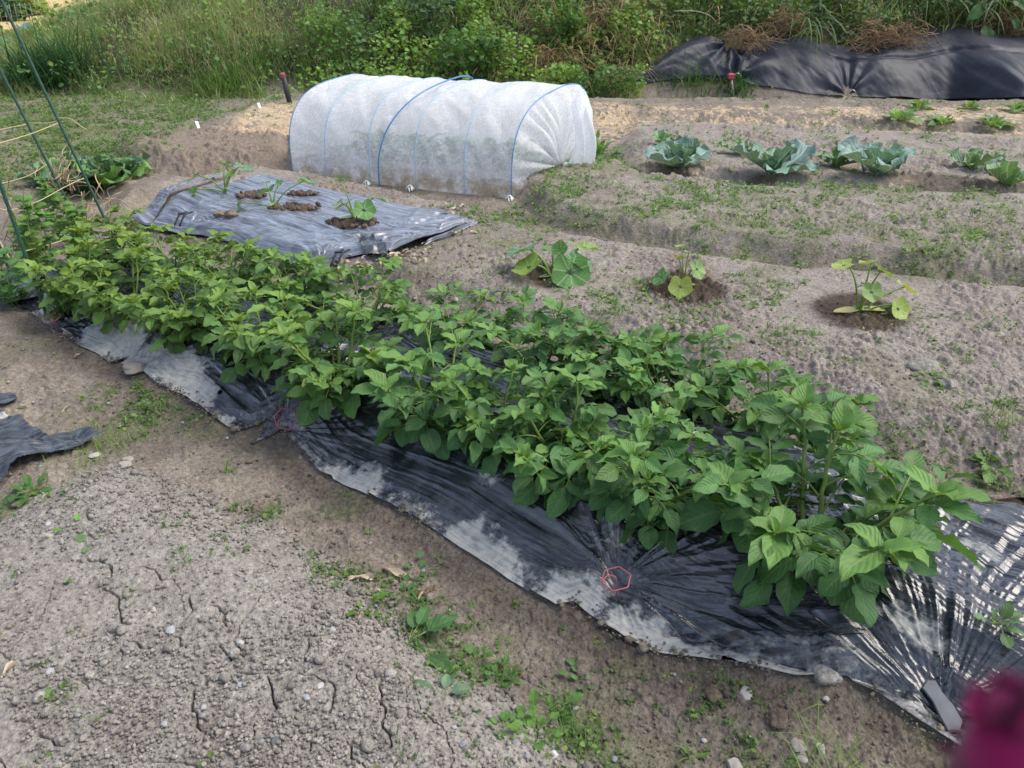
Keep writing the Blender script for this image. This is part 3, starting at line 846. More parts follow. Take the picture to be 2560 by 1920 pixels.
def build_film():
    ns, nt_ = 1700, 400
    s = np.linspace(S0, S1 + .55, ns); t = np.linspace(0, 1, nt_)
    cf = np.interp(s, fs, fc); cb = np.interp(s, bs, bc)
    cf = cf + .006 * (fbm(s * 9, s * 0, 541, 3) - .5)
    cb = cb + .05 * (fbm(s * 5, s * 0 + 3, 542, 3) - .5)
    S, T = np.meshgrid(s, t)
    Wd = (cb - cf)[None]
    Cc = cf[None] + T * Wd
    x = (BAX[0] * S + BNX[0] * Cc).ravel(); y = (BAX[1] * S + BNX[1] * Cc).ravel()
    S = S.ravel(); T = T.ravel(); Wd = np.broadcast_to(Wd, (nt_, ns)).ravel()
    z = zone(x, y) + .012 + wrinkles(x, y, S, T, Wd, PINS) * sm(T / .08 + .15) * sm((1 - T) / .05 + .2)
    # a long pinched fold in front near the right end
    fold = np.array([G(u, v, .1) for u, v in [(1440, 1310), (1560, 1335), (1700, 1375), (1830, 1415), (1960, 1450)]])
    z -= .022 * np.exp(-(linesd(x, y, fold) / .016) ** 2)
    # lip of the film lifts a little off the soil
    z += .018 * np.exp(-(T * Wd / .035) ** 2) * (vnoise(S * 4, S * 0, 551) > .35) * vnoise(S * 9, S * 0 + 5, 552)
    stone = G(1795, 1420, .05); z += .022 * np.exp(-(((x - stone[0]) ** 2 + (y - stone[1]) ** 2) / .05 ** 2))
    # dried mud where water pooled
    D = [[(30, 650), (95, 650), (118, 690), (98, 700), (70, 672)],
         [(150, 722), (175, 692), (230, 690), (232, 668), (285, 676), (318, 700), (320, 738), (380, 742), (440, 790), (462, 828), (400, 832), (350, 815), (300, 782), (283, 770), (235, 772), (180, 742)],
         [(318, 760), (400, 770), (470, 825), (440, 850), (380, 838)],
         [(430, 850), (520, 885), (560, 905), (548, 932), (500, 910), (440, 878), (385, 842)],
         [(682, 985), (700, 968), (745, 962), (770, 975), (835, 985), (830, 1012), (800, 1030), (830, 1060), (905, 1085), (900, 1100), (800, 1055), (700, 1003)],
         [(860, 1080), (950, 1110), (965, 1090), (1050, 1090), (1062, 1125), (1125, 1170), (1135, 1230), (1160, 1265), (1060, 1205), (950, 1135)],
         [(1140, 1250), (1180, 1200), (1260, 1225), (1330, 1245), (1300, 1290), (1290, 1322), (1240, 1288), (1200, 1290)],
         [(1290, 1325), (1330, 1265), (1385, 1290), (1450, 1325), (1560, 1352), (1640, 1372), (1780, 1410), (1830, 1452), (1720, 1450), (1600, 1425), (1500, 1410), (1420, 1392), (1350, 1362)],
         [(1280, 1125), (1310, 1110), (1330, 1150), (1345, 1200), (1300, 1160)], [(1210, 1080), (1260, 1085), (1250, 1100), (1215, 1095)],
         [(880, 930), (905, 945), (940, 960), (935, 970), (890, 955)], [(1030, 1020), (1075, 1055), (1060, 1060), (1025, 1035)],
         [(1760, 1270), (1810, 1290), (1870, 1350), (1850, 1360), (1790, 1310)], [(1930, 1350), (1990, 1380), (2030, 1420), (1990, 1410), (1940, 1375)],
         [(2000, 1200), (2080, 1225), (2160, 1262), (2150, 1272), (2060, 1240)], [(2170, 1120), (2212, 1130), (2260, 1200), (2200, 1180)],
         [(1840, 1455), (1900, 1470), (2040, 1560), (2075, 1610), (2050, 1605), (1980, 1552), (1900, 1500)]]
    dust = np.zeros_like(x)
    for poly in D:
        P = GP(poly, .08)
        x0, y0 = P.min(0) - .15; x1, y1 = P.max(0) + .15
        m = (x > x0) & (x < x1) & (y > y0) & (y < y1)
        dust[m] = np.maximum(dust[m], np.clip(.5 + (polysd(x[m], y[m], P) + .10 * (fbm(x[m] * 14, y[m] * 14, 571, 5, .62) - .5)) / .10, 0, 1))
    dust = np.maximum(dust, (.34 + .16 * sm((S + 2.6) / .5)) * np.exp(-(T * Wd / (.06 + .10 * fbm(S * 3, S * 0, 572, 3))) ** 4))
    dust = np.maximum(dust, .36 * sm((S * -1 - 1.6) / 1.5) * (fbm(x * 9, y * 9, 561, 3) > .5))
    V = np.stack([x, y, z], -1)
    F = grid_faces(ns, nt_)
    # holes: pulled open round each planting, two small tears
    cx = x[F].mean(1); cy = y[F].mean(1)
    keep = np.ones(len(F), bool)
    for i, p in enumerate(POT):
        q = np.random.default_rng(i)
        d = np.hypot(cx - p[0], cy - p[1]); a = np.arctan2(cy - p[1], cx - p[0])
        keep &= d > .055 * (1 + .35 * np.sin(2 * a + q.uniform(0, 6)) + .2 * np.sin(5 * a + q.uniform(0, 6)))
    for (u, v, rx) in ((1580, 1402, .022), (474, 877 - 35, .014), (1912, 1064, .012)):
        p = G(u, v, .06); dd = np.stack([cx - p[0], cy - p[1]], -1)
        e1 = dd @ BAX; e2 = dd @ BNX
        keep &= (e1 / rx) ** 2 + (e2 / (rx * .55)) ** 2 > 1
    a = Acc(); a.add(V, F[keep], None, np.stack([S, T * Wd], -1))
    o = a.obj('mulch_film', M['film'], attrs={'dust': dust})
    tag(o, 'long glossy black plastic film with dried mud, pinned over the potato ridge', 'plastic mulch')

POT_PX = [(1742, 1192, 1.2), (1395, 1085, 1.0), (1225, 1010, 1.05), (950, 905, 1.06), (735, 830, 1.05), (575, 768, 1.0), (420, 712, .95), (285, 662, .95), (180, 630, .9),
          (1690, 930, 1.0), (1450, 868, .95), (1175, 790, .95), (985, 745, .85), (795, 692, .88), (640, 655, .85), (500, 622, .85), (370, 592, .85), (240, 572, .9), (1085, 955, .85), (1322, 835, .80)]
POT = [G(u, v, .14) for u, v, k in POT_PX]
build_film()

# ------------------------------------------------------------------ POTATO PLANTS
LT = [leaf_tpl(7, 11, .27 + .02 * (k % 3), .68, .95, .45 + .2 * (k % 3) / 2, .25 + .35 * ((k * 7) % 5) / 4, .05, 2.5, k, twist=.6, droop_edge=.6) for k in range(7)]
LT_SMALL = [leaf_tpl(5, 7, .32, .7, .85, .8, .15, .05, 2, 20 + k) for k in range(3)]
LT_ROUND = [leaf_tpl(7, 11, .33 + .03 * k, .58, .68, .2, .35, .05, 2.2, 30 + k, droop_edge=.5) for k in range(3)]

def potato(seed, size, sun_tint=0.0):
    q = np.random.default_rng(seed)
    st = Acc(); O = {}; 
    def put(key, o, D, Nn, s, c): O.setdefault(key, []).append((o, D, Nn, s, c))
    def dirv(az, el): return np.array([cos(az) * cos(el), sin(az) * cos(el), sin(el)])
    G0 = np.array([.060, .155, .050]); G1 = np.array([.102, .226, .060]); GL = np.array([.165, .300, .058])
    tint = np.array([1 + .35 * sun_tint, 1 + .06 * sun_tint, 1 - .25 * sun_tint]); G0 = G0 * tint; G1 = G1 * tint; GL = GL * tint
    def compound(base, az, L, el0, ls, young, droop):
        # rachis bends down towards its tip
        n = 7; P = [base]; el = el0
        for k in range(n):
            P.append(P[-1] + dirv(az, el) * L / n); el -= droop / n
        P = np.array(P)
        P[:, 2] = np.maximum(P[:, 2], -.02)
        tube(st, P, np.linspace(.0028, .0014, n + 1) * size, 5, (.16, .24, .05), False)
        side = np.array([-sin(az), cos(az), 0])
        def leafcol(): return (G0 * (1 - young) + (G1 if q.random() < .7 else GL) * young) * q.uniform(.7, 1.3)
        d_end = nrm(P[-1] - P[-2])
        key = 'R' if (young < .12 and q.random() < .6) else 'L'
        put(key, P[-1], dirv(az + q.normal(0, .15), el + .15 - .2 * q.random()), np.array([0, 0, 1.0]) + side * q.normal(0, .5), ls, leafcol())
        for f, m in ((.72, .85), (.45, .66), (.24, .35)):
            if f < .3 and q.random() < .4: continue
            pt = P[0] + 0; i = f * n; i0 = int(i); pt = P[i0] + (P[i0 + 1] - P[i0]) * (i - i0)
            d = nrm(P[i0 + 1] - P[i0])
            for sg in (-1, 1):
                dd = nrm(d * q.uniform(.35, .7) + side * sg * 1.0 + np.array([0, 0, q.uniform(-.35, .25)]))
                put(key if m > .5 else 'L', pt + dd * .008, dd, np.array([0, 0, 1.0]) + .48 * q.normal(0, 1, 3) - d * .1, ls * m * q.uniform(.85, 1.1), leafcol())
    ns = 6 + int(q.random() * 3)
    for i in range(ns):
        az = 2 * pi * (i + q.uniform(-.25, .25)) / ns
        reach = q.uniform(.06, .23) * size; H = q.uniform(.15, .285) * size
        if i % 3 == 0: reach *= 1.3; H *= .75
        n = 12; t = np.linspace(0, 1, n)
        b = np.array([cos(az), sin(az)]) * .02
        P = np.stack([b[0] + cos(az) * reach * t ** .9, b[1] + sin(az) * reach * t ** .9, -.03 + (H + .03) * t ** .85], -1)
        P[:, :2] += .012 * np.cumsum(q.normal(0, .5, (n, 2)), 0) * size * .5
        tube(st, P, np.linspace(.0062, .0032, n) * size, 6, (.17, .25, .05))
        laz = q.uniform(0, 6.28)
        nn = 7
        for k in range(nn):
            f = .10 + .80 * k / (nn - 1); idx = f * (n - 1); i0 = int(idx); p = P[i0] + (P[min(i0 + 1, n - 1)] - P[i0]) * (idx - i0)
            laz += 2.4 + q.normal(0, .25)
            # outward bias
            la = laz; dv = np.array([cos(la), sin(la)]) + .9 * np.array([cos(az), sin(az)])
            la = math.atan2(dv[1], dv[0])
            L = (.115 - .055 * f) * q.uniform(.9, 1.3) * size
            el0 = radians(q.uniform(15, 40) + 25 * f); droop = radians(q.uniform(45, 80) - 25 * f)
            ls = (.104 - .036 * f) * q.uniform(.75, 1.15) * size
            compound(p, la, L, el0, ls, max(0, f - .35) * 1.1, droop)
        top = P[-1]
        yaw0 = q.uniform(0, 6.28); nt0 = int(q.integers(3, 6)); lean_ = q.normal(0, 14)
        for k in range(nt0):
            a_ = yaw0 + k * 2.4 + q.uniform(0, .9); e = radians(q.uniform(-5, 25) + 14 * k + lean_ * cos(a_))
            put('S' if k > 3 else 'L', top + dirv(a_, .3) * .004, dirv(a_, e), np.array([0, 0, 1.0]) - .6 * dirv(a_, 0), (.088 - .012 * k) * size * q.uniform(.75, 1.15) * q.uniform(.9, 1.15), (G1 * .6 + GL * .4) * q.uniform(.85, 1.15))
    lv = Acc()
    for key, items in O.items():
        tp = {'L': LT, 'S': LT_SMALL, 'R': LT_ROUND}[key]
        for k, tpl in enumerate(tp):
            it = items[k::len(tp)]
            if not it: continue
            D = np.array([i[1] for i in it]); Nn = np.array([i[2] for i in it])
            sc = np.array([i[3] for i in it])
            S3 = np.stack([sc * q.uniform(.9, 1.12, len(sc)), sc, sc], -1)
            lv.batch(tpl, np.array([i[0] for i in it]), frames(D, Nn), S3, np.array([i[4] for i in it]))
    for V in lv.V:
        V[:, 2] = np.where(V[:, 2] < -.03, -.03 + (V[:, 2] + .03) * .15, V[:, 2])
    return st, lv

POT_LABEL = [
 'largest potato plant, in front at the right end of the ridge, big drooping lower leaves',
 'front-row potato plant just left of the largest one, behind the closest pink pin',
 'front-row potato plant third from the right end, bushy bright green top',
 'front-row potato plant fourth from the right, large leaflets drooping on the film',
 'front-row potato plant fifth from the right, above the middle pink pin',
 'front-row potato plant sixth from the right, beside the whitish muddy film',
 'front-row potato plant seventh from the right, above the flat stone on the film',
 'front-row potato plant second from the green stake',
 'front-row potato plant right beside the nearest green stake',
 'rear-row potato plant at the right end, open upright stems behind the largest plant',
 'rear-row potato plant second from the right end, below the small squash seedling',
 'rear-row potato plant third from the right, one long shoot leaning right',
 'rear-row potato plant fourth from the right, short with low leaves',
 'rear-row potato plant below the corner of the grey film bed',
 'rear-row potato plant sixth from the right, below the dusty film edge',
 'rear-row potato plant seventh from the right, pale yellow-green top',
 'rear-row potato plant second from the foot of the leaning stakes',
 'rear-row potato plant at the foot of the leaning green stakes, farthest of the row',
 'smaller front-row potato plant squeezed between two bushy ones, midway between the pink pins',
 'small rear-row potato plant left of the bare gap behind the closest pink pin']
for i, ((u, v, k), p) in enumerate(zip(POT_PX, POT)):
    z = zat(*p)
    t = thing('potato_plant', POT_LABEL[i], 'potato plant', (p[0], p[1], z), 0, 'potato plants on the black film ridge')
    st, lv = potato(100 + i, k * (.98 if i else 1.06), min(1, max(0, (1000 - u) / 700)) + .15 * random.random())  # yellower toward the far left: sunlit tone put into the leaf colour
    st.obj('stems', M['stem'], t); lv.obj('foliage', M['potato'], t)

# ------------------------------------------------------------------ SECOND FILM BED
def build_film2():
    A = np.array([.885, -.465]); A /= np.linalg.norm(A); B = np.array([-A[1], A[0]])
    f = M2F[1:]; b = M2B
    sf, cf = f @ A, f @ B; sb, cb = b @ A, b @ B
    o = np.argsort(sf); sf, cf = sf[o], cf[o]; o = np.argsort(sb); sb, cb = sb[o], cb[o]
    s0 = max(sf.min(), sb.min()) - .0; s1 = min(sf.max(), sb.max())
    ns, nt_ = 700, 200
    s = np.linspace(min(sf.min(), sb.min()), max(sf.max(), sb.max()), ns); t = np.linspace(0, 1, nt_)
    F_ = np.interp(s, sf, cf) + .02 * (fbm(s * 6, s * 0, 601, 3) - .5); Bk = np.interp(s, sb, cb) + .06 * (fbm(s * 4, s * 0, 602, 3) - .5)
    Bk = np.maximum(Bk, F_ + .01)
    S, T = np.meshgrid(s, t); W = (Bk - F_)[None]; Cc = F_[None] + T * W
    x = (A[0] * S + B[0] * Cc).ravel(); y = (A[1] * S + B[1] * Cc).ravel(); S = S.ravel(); T = T.ravel(); W = np.broadcast_to(W, (nt_, ns)).ravel()
    c = T * W
    pins2 = [G(870, 500, .13), G(690, 556, .13), G(395, 470, .13)]
    w = .016 * (vnoise(S * 1.6, c * 22, 611) - .5) + .010 * (vnoise(S * 3, c * 45, 612) - .5) + .03 * (fbm(S * 2.2, c * 3, 613, 3) - .5)
    for k, p in enumerate(pins2):
        dx, dy = x - p[0], y - p[1]; r = np.hypot(dx, dy); th = np.arctan2(dy, dx)
        w += (.035 * (vnoise(th * 7 + k * 11, r * 2, 620 + k) - .5)) * sm(r / .15) * np.exp(-(r / .5) ** 2)
    endr = sm((S - s1 + .55) / .4)
    w += endr * .05 * (fbm(S * 7, c * 7, 631, 3) - .5)
    zz = zone(x, y)
    base = .135 + .02 * np.sin(S * 2.1) - .05 * np.exp(-(c / .06) ** 2) - .05 * sm((S - s1 + .12) / .12)
    z = zz + .014 + sm(W / .5) * .03 * np.exp(-((c - .06) / .05) ** 2) + np.maximum(w, -.008) * sm(T / .06 + .2) * sm((1 - T) / .06 + .1)
    z = z + .035 * np.exp(-((S - S.min()) / .40) ** 2)
    dust = .22 + .40 * (fbm(S * 2.5, c * 9, 641, 4) - .5) + .16 * endr * (fbm(x * 9, y * 9, 642, 3) > .48)
    dust = dust + .10 * np.exp(-((c - .45) / .25) ** 2)
    a = Acc(); a.add(np.stack([x, y, z], -1), grid_faces(ns, nt_), None, np.stack([S, c], -1))
    o = a.obj('mulch_film', M['film_dusty_sheen'], attrs={'dust': dust})
    tag(o, 'short dusty grey-black plastic film holding three squash seedlings before the white tunnel', 'plastic mulch')
    return x, y, z
fx2, fy2, fz2 = build_film2()
def z2(x, y):
    k = np.argmin((fx2 - x) ** 2 + (fy2 - y) ** 2); return float(fz2[k])

def soil_heap(u, v, rx, ry, label, zoff=.0, seed=0):
    rx *= .66; ry *= .62
    p = G(u, v, .15); zb = z2(*p)
    a = Acc(); q = np.random.default_rng(seed)
    nr, ng = 14, 44
    V = []; 
    for i in range(nr):
        for j in range(ng):
            th = 2 * pi * j / ng; f = i / (nr - 1)
            R = 1 + .35 * (vnoise(np.array([cos(th) * 1.5 + seed]), np.array([sin(th) * 1.5]), 651)[0] - .5) + .2 * (vnoise(np.array([th * 4]), np.array([seed * 1.0]), 652)[0] - .5)
            V.append((p[0] + cos(th) * rx * R * f, p[1] + sin(th) * ry * R * f, (1 - f ** 2)))
    V = np.array(V)
    h = .012 * V[:, 2] * (.5 + fbm(V[:, 0] * 14, V[:, 1] * 14, 653, 3)) + .012 * np.clip(V[:, 2] * 4, 0, 1) + clods(V[:, 0], V[:, 1], .035, 654) * .7 * np.clip(V[:, 2] * 3, 0, 1)
    V[:, 2] = zb + h - .006
    a.add(V, grid_faces(ng, nr, True), None, None, (.115, .083, .064))
    for k in range(46):
        th = q.uniform(0, 6.28); f = q.uniform(.3, 1.25)
        xx, yy = p[0] + cos(th) * rx * f, p[1] + sin(th) * ry * f
        blob(a, (xx, yy, zb + .012), q.uniform(.006, .02), seed * 100 + k, tuple(np.array((.115, .083, .064)) * q.uniform(.7, 1.4)), .8, .3, 2)
    o = a.obj('soil_heap', M['soil']); tag(o, label, 'soil heap')
soil_heap(545, 462 - 37, .14, .10, 'dark soil heap around the left squash seedling on the grey film', seed=1)
soil_heap(640, 448, .22, .12, 'dark soil heap around the middle squash seedling on the grey film', seed=2)
soil_heap(655, 418, .13, .07, 'small crumbled soil heap behind the middle squash seedling on the grey film', seed=3)
soil_heap(765, 483, .20, .13, 'dark soil heap around the right squash seedling on the grey film', seed=4)

# ------------------------------------------------------------------ SQUASH SEEDLINGS
DT = [disc_tpl(7, 44, 5, .06, .018, .12 + .12 * (k % 2), .10, k) for k in range(4)]
SIL = (.11, .23, .13); YG = (.19, .30, .05); MG = (.095, .23, .055); PG = (.20, .31, .09); LIME = (.30, .38, .075)

def seedling(label, base, leaves, stemr=.005, cot=(), group=None, name='squash_seedling', stemc=None):
    """leaves: (dx, dy, dz, size, tilt azimuth deg, tilt deg, colour)"""
    t = thing(name, label, 'squash seedling', base, 0, group)
    st = Acc(); lv = Acc()
    for i, (dx, dy, dz, s, taz, tilt, c) in enumerate(leaves):
        tip = np.array([dx, dy, dz]); mid = tip * np.array([.45, .45, .62])
        D = np.array([cos(radians(taz)), sin(radians(taz)), 0])
        Dl = D * cos(radians(tilt)) - np.array([0, 0, 1]) * sin(radians(tilt)); Nn = D * sin(radians(tilt)) + np.array([0, 0, 1]) * cos(radians(tilt))
        tube(st, spline([(0, 0, -.02), mid, tip], 9), np.linspace(stemr, stemr * .55, 9), 6)
        lv.batch(DT[i % 4], [tip], frames(Dl[None], Nn[None]), [s], [c])
    o = st.obj('stems', M['stem'], t)
    lv.obj('leaves', M['squash'], t)
    if cot:
        ct = Acc()
        for (az, L, c) in cot:
            D = np.array([cos(radians(az)), sin(radians(az)), .1])
            ct.batch(leaf_tpl(5, 7, .24, .5, .5, .15, .2, .02, 1, 3), [np.array([0, 0, .015])], frames(D[None], np.array([[0, 0, 1.0]])), [L], [c])
        ct.obj('seed_leaves', M['herb'], t)
    return t

def at(p, z=None): return (float(p[0]), float(p[1]), zat(*p) if z is None else z)
seedling('sturdy squash seedling with silvery green leaves on bare soil, nearest the grey film', at(CUC[0]),
         [(-.12, .06, .135, .20, 150, 22, SIL), (-.10, -.03, .085, .17, 200, 25, YG), (.14, .10, .13, .17, 35, 12, YG), (.10, .0, .10, .16, -20, 35, SIL), (.075, -.08, .10, .20, -75, 62, MG), (.03, .05, .12, .09, 60, -60, MG), (.0, .10, .11, .12, 90, 10, MG)],
         .010, [(200, .08, (.25, .36, .17))])
seedling('small yellow-green squash seedling on bare soil, middle of the three, with one pale front leaf', at(CUC[1]),
         [(-.10, .0, .075, .10, 200, 45, MG), (-.03, -.07, .06, .115, -100, 60, LIME), (.055, .02, .115, .105, -50, 60, PG), (-.02, .05, .20, .05, 120, 10, LIME), (.02, .05, .17, .06, 30, 20, PG), (-.03, .04, .15, .06, 60, 30, LIME)],
         .0045, [(20, .07, (.42, .42, .14)), (-30, .05, (.3, .36, .1))])
seedling('pale lime squash seedling with cream seed leaves on dark soil, rightmost of three', at(CUC[2]),
         [(-.075, .05, .22, .105, 180, 15, LIME), (.03, .05, .225, .085, 120, 20, LIME), (.075, .03, .20, .09, 10, 40, PG), (.02, -.02, .13, .10, -90, 50, PG), (.21, .05, .11, .115, 10, 35, LIME), (.15, -.03, .055, .12, -60, 55, LIME)],
         .0055, [(190, .13, (.55, .52, .20)), (5, .13, (.55, .52, .20))])
def on2(u, v): 
    p = G(u, v, .15); return (float(p[0]), float(p[1]), z2(*p) + .02)
seedling('squash seedling at the far left of the grey film, wide pale leaf outstretched', on2(487, 418),
         [(-.18, .02, .10, .13, 190, 35, SIL), (.0, .08, .16, .10, 100, 20, MG), (.11, .05, .15, .13, 10, 18, SIL), (-.16, -.10, .03, .10, 220, 50, MG), (.05, .02, .10, .07, 60, -40, YG)], .006, [(-40, .05, (.3, .4, .15))])
seedling('squash seedling in the middle of the grey film with a long stalked leaf reaching right', on2(590, 448),
         [(-.03, .05, .09, .13, 150, 35, SIL), (.19, .10, .13, .14, 30, 20, SIL), (-.20, -.02, .02, .11, 200, 60, MG), (.04, .06, .12, .06, 60, -30, MG), (-.06, .12, .12, .06, 120, 20, PG)], .006, [(-80, .06, (.3, .4, .15))])
seedling('squash seedling at the right of the grey film with ruffled leaves and one upright tip', on2(768, 480),
         [(-.05, .02, .09, .12, 160, 30, PG), (.06, -.03, .09, .14, -60, 55, MG), (.12, .06, .12, .14, 30, 30, SIL), (-.09, .08, .22, .07, 120, 10, MG), (-.07, -.04, .12, .08, 190, 30, PG)], .006, [(200, .10, (.3, .4, .2))])

# ------------------------------------------------------------------ CABBAGES AND OTHER BROAD LEAVES
CT = [leaf_tpl(11, 15, .31, .80, .36, .42 + .15 * (k % 2), -.1 + .6 * k / 4, .095, 3.5, 60 + k, twist=1.2) for k in range(5)]
def rosette(name, label, cat, base, n, L, c0, c1, up=(20, 70), group=None, tilt=0, seed=0, tpls=None, matk='cabbage', part='leaves', stalk=.0):
    q = np.random.default_rng(seed)
    t = thing(name, label, cat, base, q.uniform(0, 6.28), group)
    lv = Acc(); st = Acc(); tpls = tpls or CT
    for i in range(n):
        f = i / max(1, n - 1); az = i * 2.4 + q.normal(0, .2 if stalk < .45 else 1.0); el = radians(up[0] + (up[1] - up[0]) * f + q.normal(0, 6 if stalk < .45 else 16))
        D = np.array([cos(az) * cos(el), sin(az) * cos(el), sin(el)]); l = L * (1.0 - .45 * f) * q.uniform(.85, 1.15)
        Nn = np.array([-cos(az) * sin(el), -sin(az) * sin(el), cos(el)]) + .15 * q.normal(0, 1, 3)
        c = (np.array(c0) * (1 - f) + np.array(c1) * f) * q.uniform(.8, 1.2)
        o = np.array([cos(az), sin(az), 0]) * .01 + D * stalk * l * (1 if stalk < .45 else q.uniform(.2, 1.9))
        if stalk: tube(st, [np.zeros(3), o * .5 + np.array([0, 0, .12 * l * stalk]), o], min(.004, .016 * l), 5, (.2, .3, .1))
        lv.batch(tpls[i % len(tpls)], [o], frames(D[None], Nn[None]), [l], [c])
    lv.obj(part, M[matk], t)
    if stalk: st.obj('stalks', M['stem'], t)
    return t
BG0 = (.16, .265, .245); BG1 = (.17, .30, .17)
CAB_LABEL = ['round blue-green cabbage at the left end of the row, nearest the white tunnel', 'small pale cabbage tucked behind the left round cabbage',
             'wide blue-green cabbage second in the row, one leaf flat on the soil', 'small upright cabbage between the left and the wide cabbage',
             'biggest blue-green cabbage with tall spread leaves, in sawdust', 'small cabbage touching the left side of the biggest cabbage',
             'small loose cabbage by the dark wet soil at the right', 'light green cabbage cut by the right edge of the picture']
for i, ((u, v, s), p) in enumerate(zip(CAB_PX, CAB)):
    small = s < .9
    rosette('cabbage_plant', CAB_LABEL[i], 'cabbage', at(p), 7 if small else 11, .35 * s, (.12, .23, .12) if small else BG0, (.17, .30, .09) if small else BG1, (18, 80), 'cabbages in the back bed', seed=700 + i)
# napa cabbages at the left
for i, (u, v, s, lab) in enumerate([(120, 372, .9, 'dark broad-leaved cabbage behind the two leaning stakes, leftmost of the clump'), (165, 395, 1.0, 'dark broad-leaved cabbage between the two leaning stakes'),
                                    (205, 380, 1.0, 'blue-green crinkled cabbage right of the leaning stakes, rear of the clump'), (232, 398, .9, 'light green broad cabbage in the clump right of the leaning stakes'), (268, 388, .85, 'cabbage at the right tip of the clump beside bare tilled bed')]):
    p = G(u, v, .08)
    rosette('napa_cabbage', lab, 'cabbage', at(p), 12, .36 * s, (.06, .13, .075) if i != 3 else (.13, .26, .05), (.11, .22, .07), (20, 70), 'cabbage clump at the left', seed=730 + i)
# young greens on the sawdust bed
WT = [leaf_tpl(5, 8, .26, .7, .6, .3, .5, .10, 3, 80 + k, edge=.25) for k in range(4)]
for i, (u, v, s, lab) in enumerate([(1942, 262, 1.0, 'young green plant on the sawdust bed, leftmost and largest'), (1985, 236, .9, 'young green plant close under the black weed mat edge'), (2035, 270, .9, 'young green plant on sawdust, second in the nearer row'),
                                    (2142, 275, 1.0, 'young feathery green plant on sawdust, third in the nearer row'), (2095, 236, .7, 'thin young green plant beside the weed mat, between two bushier ones'), (2195, 240, .9, 'young green plant at the right picture edge under the weed mat')]):
    p = hit(u, v)
    rosette('young_vegetable', lab, 'seedling', tuple(p), 12, .20 * s, (.10, .21, .06), (.14, .27, .07), (15, 70), 'young plants on the sawdust bed', seed=760 + i, tpls=WT, matk='herb', stalk=.25)

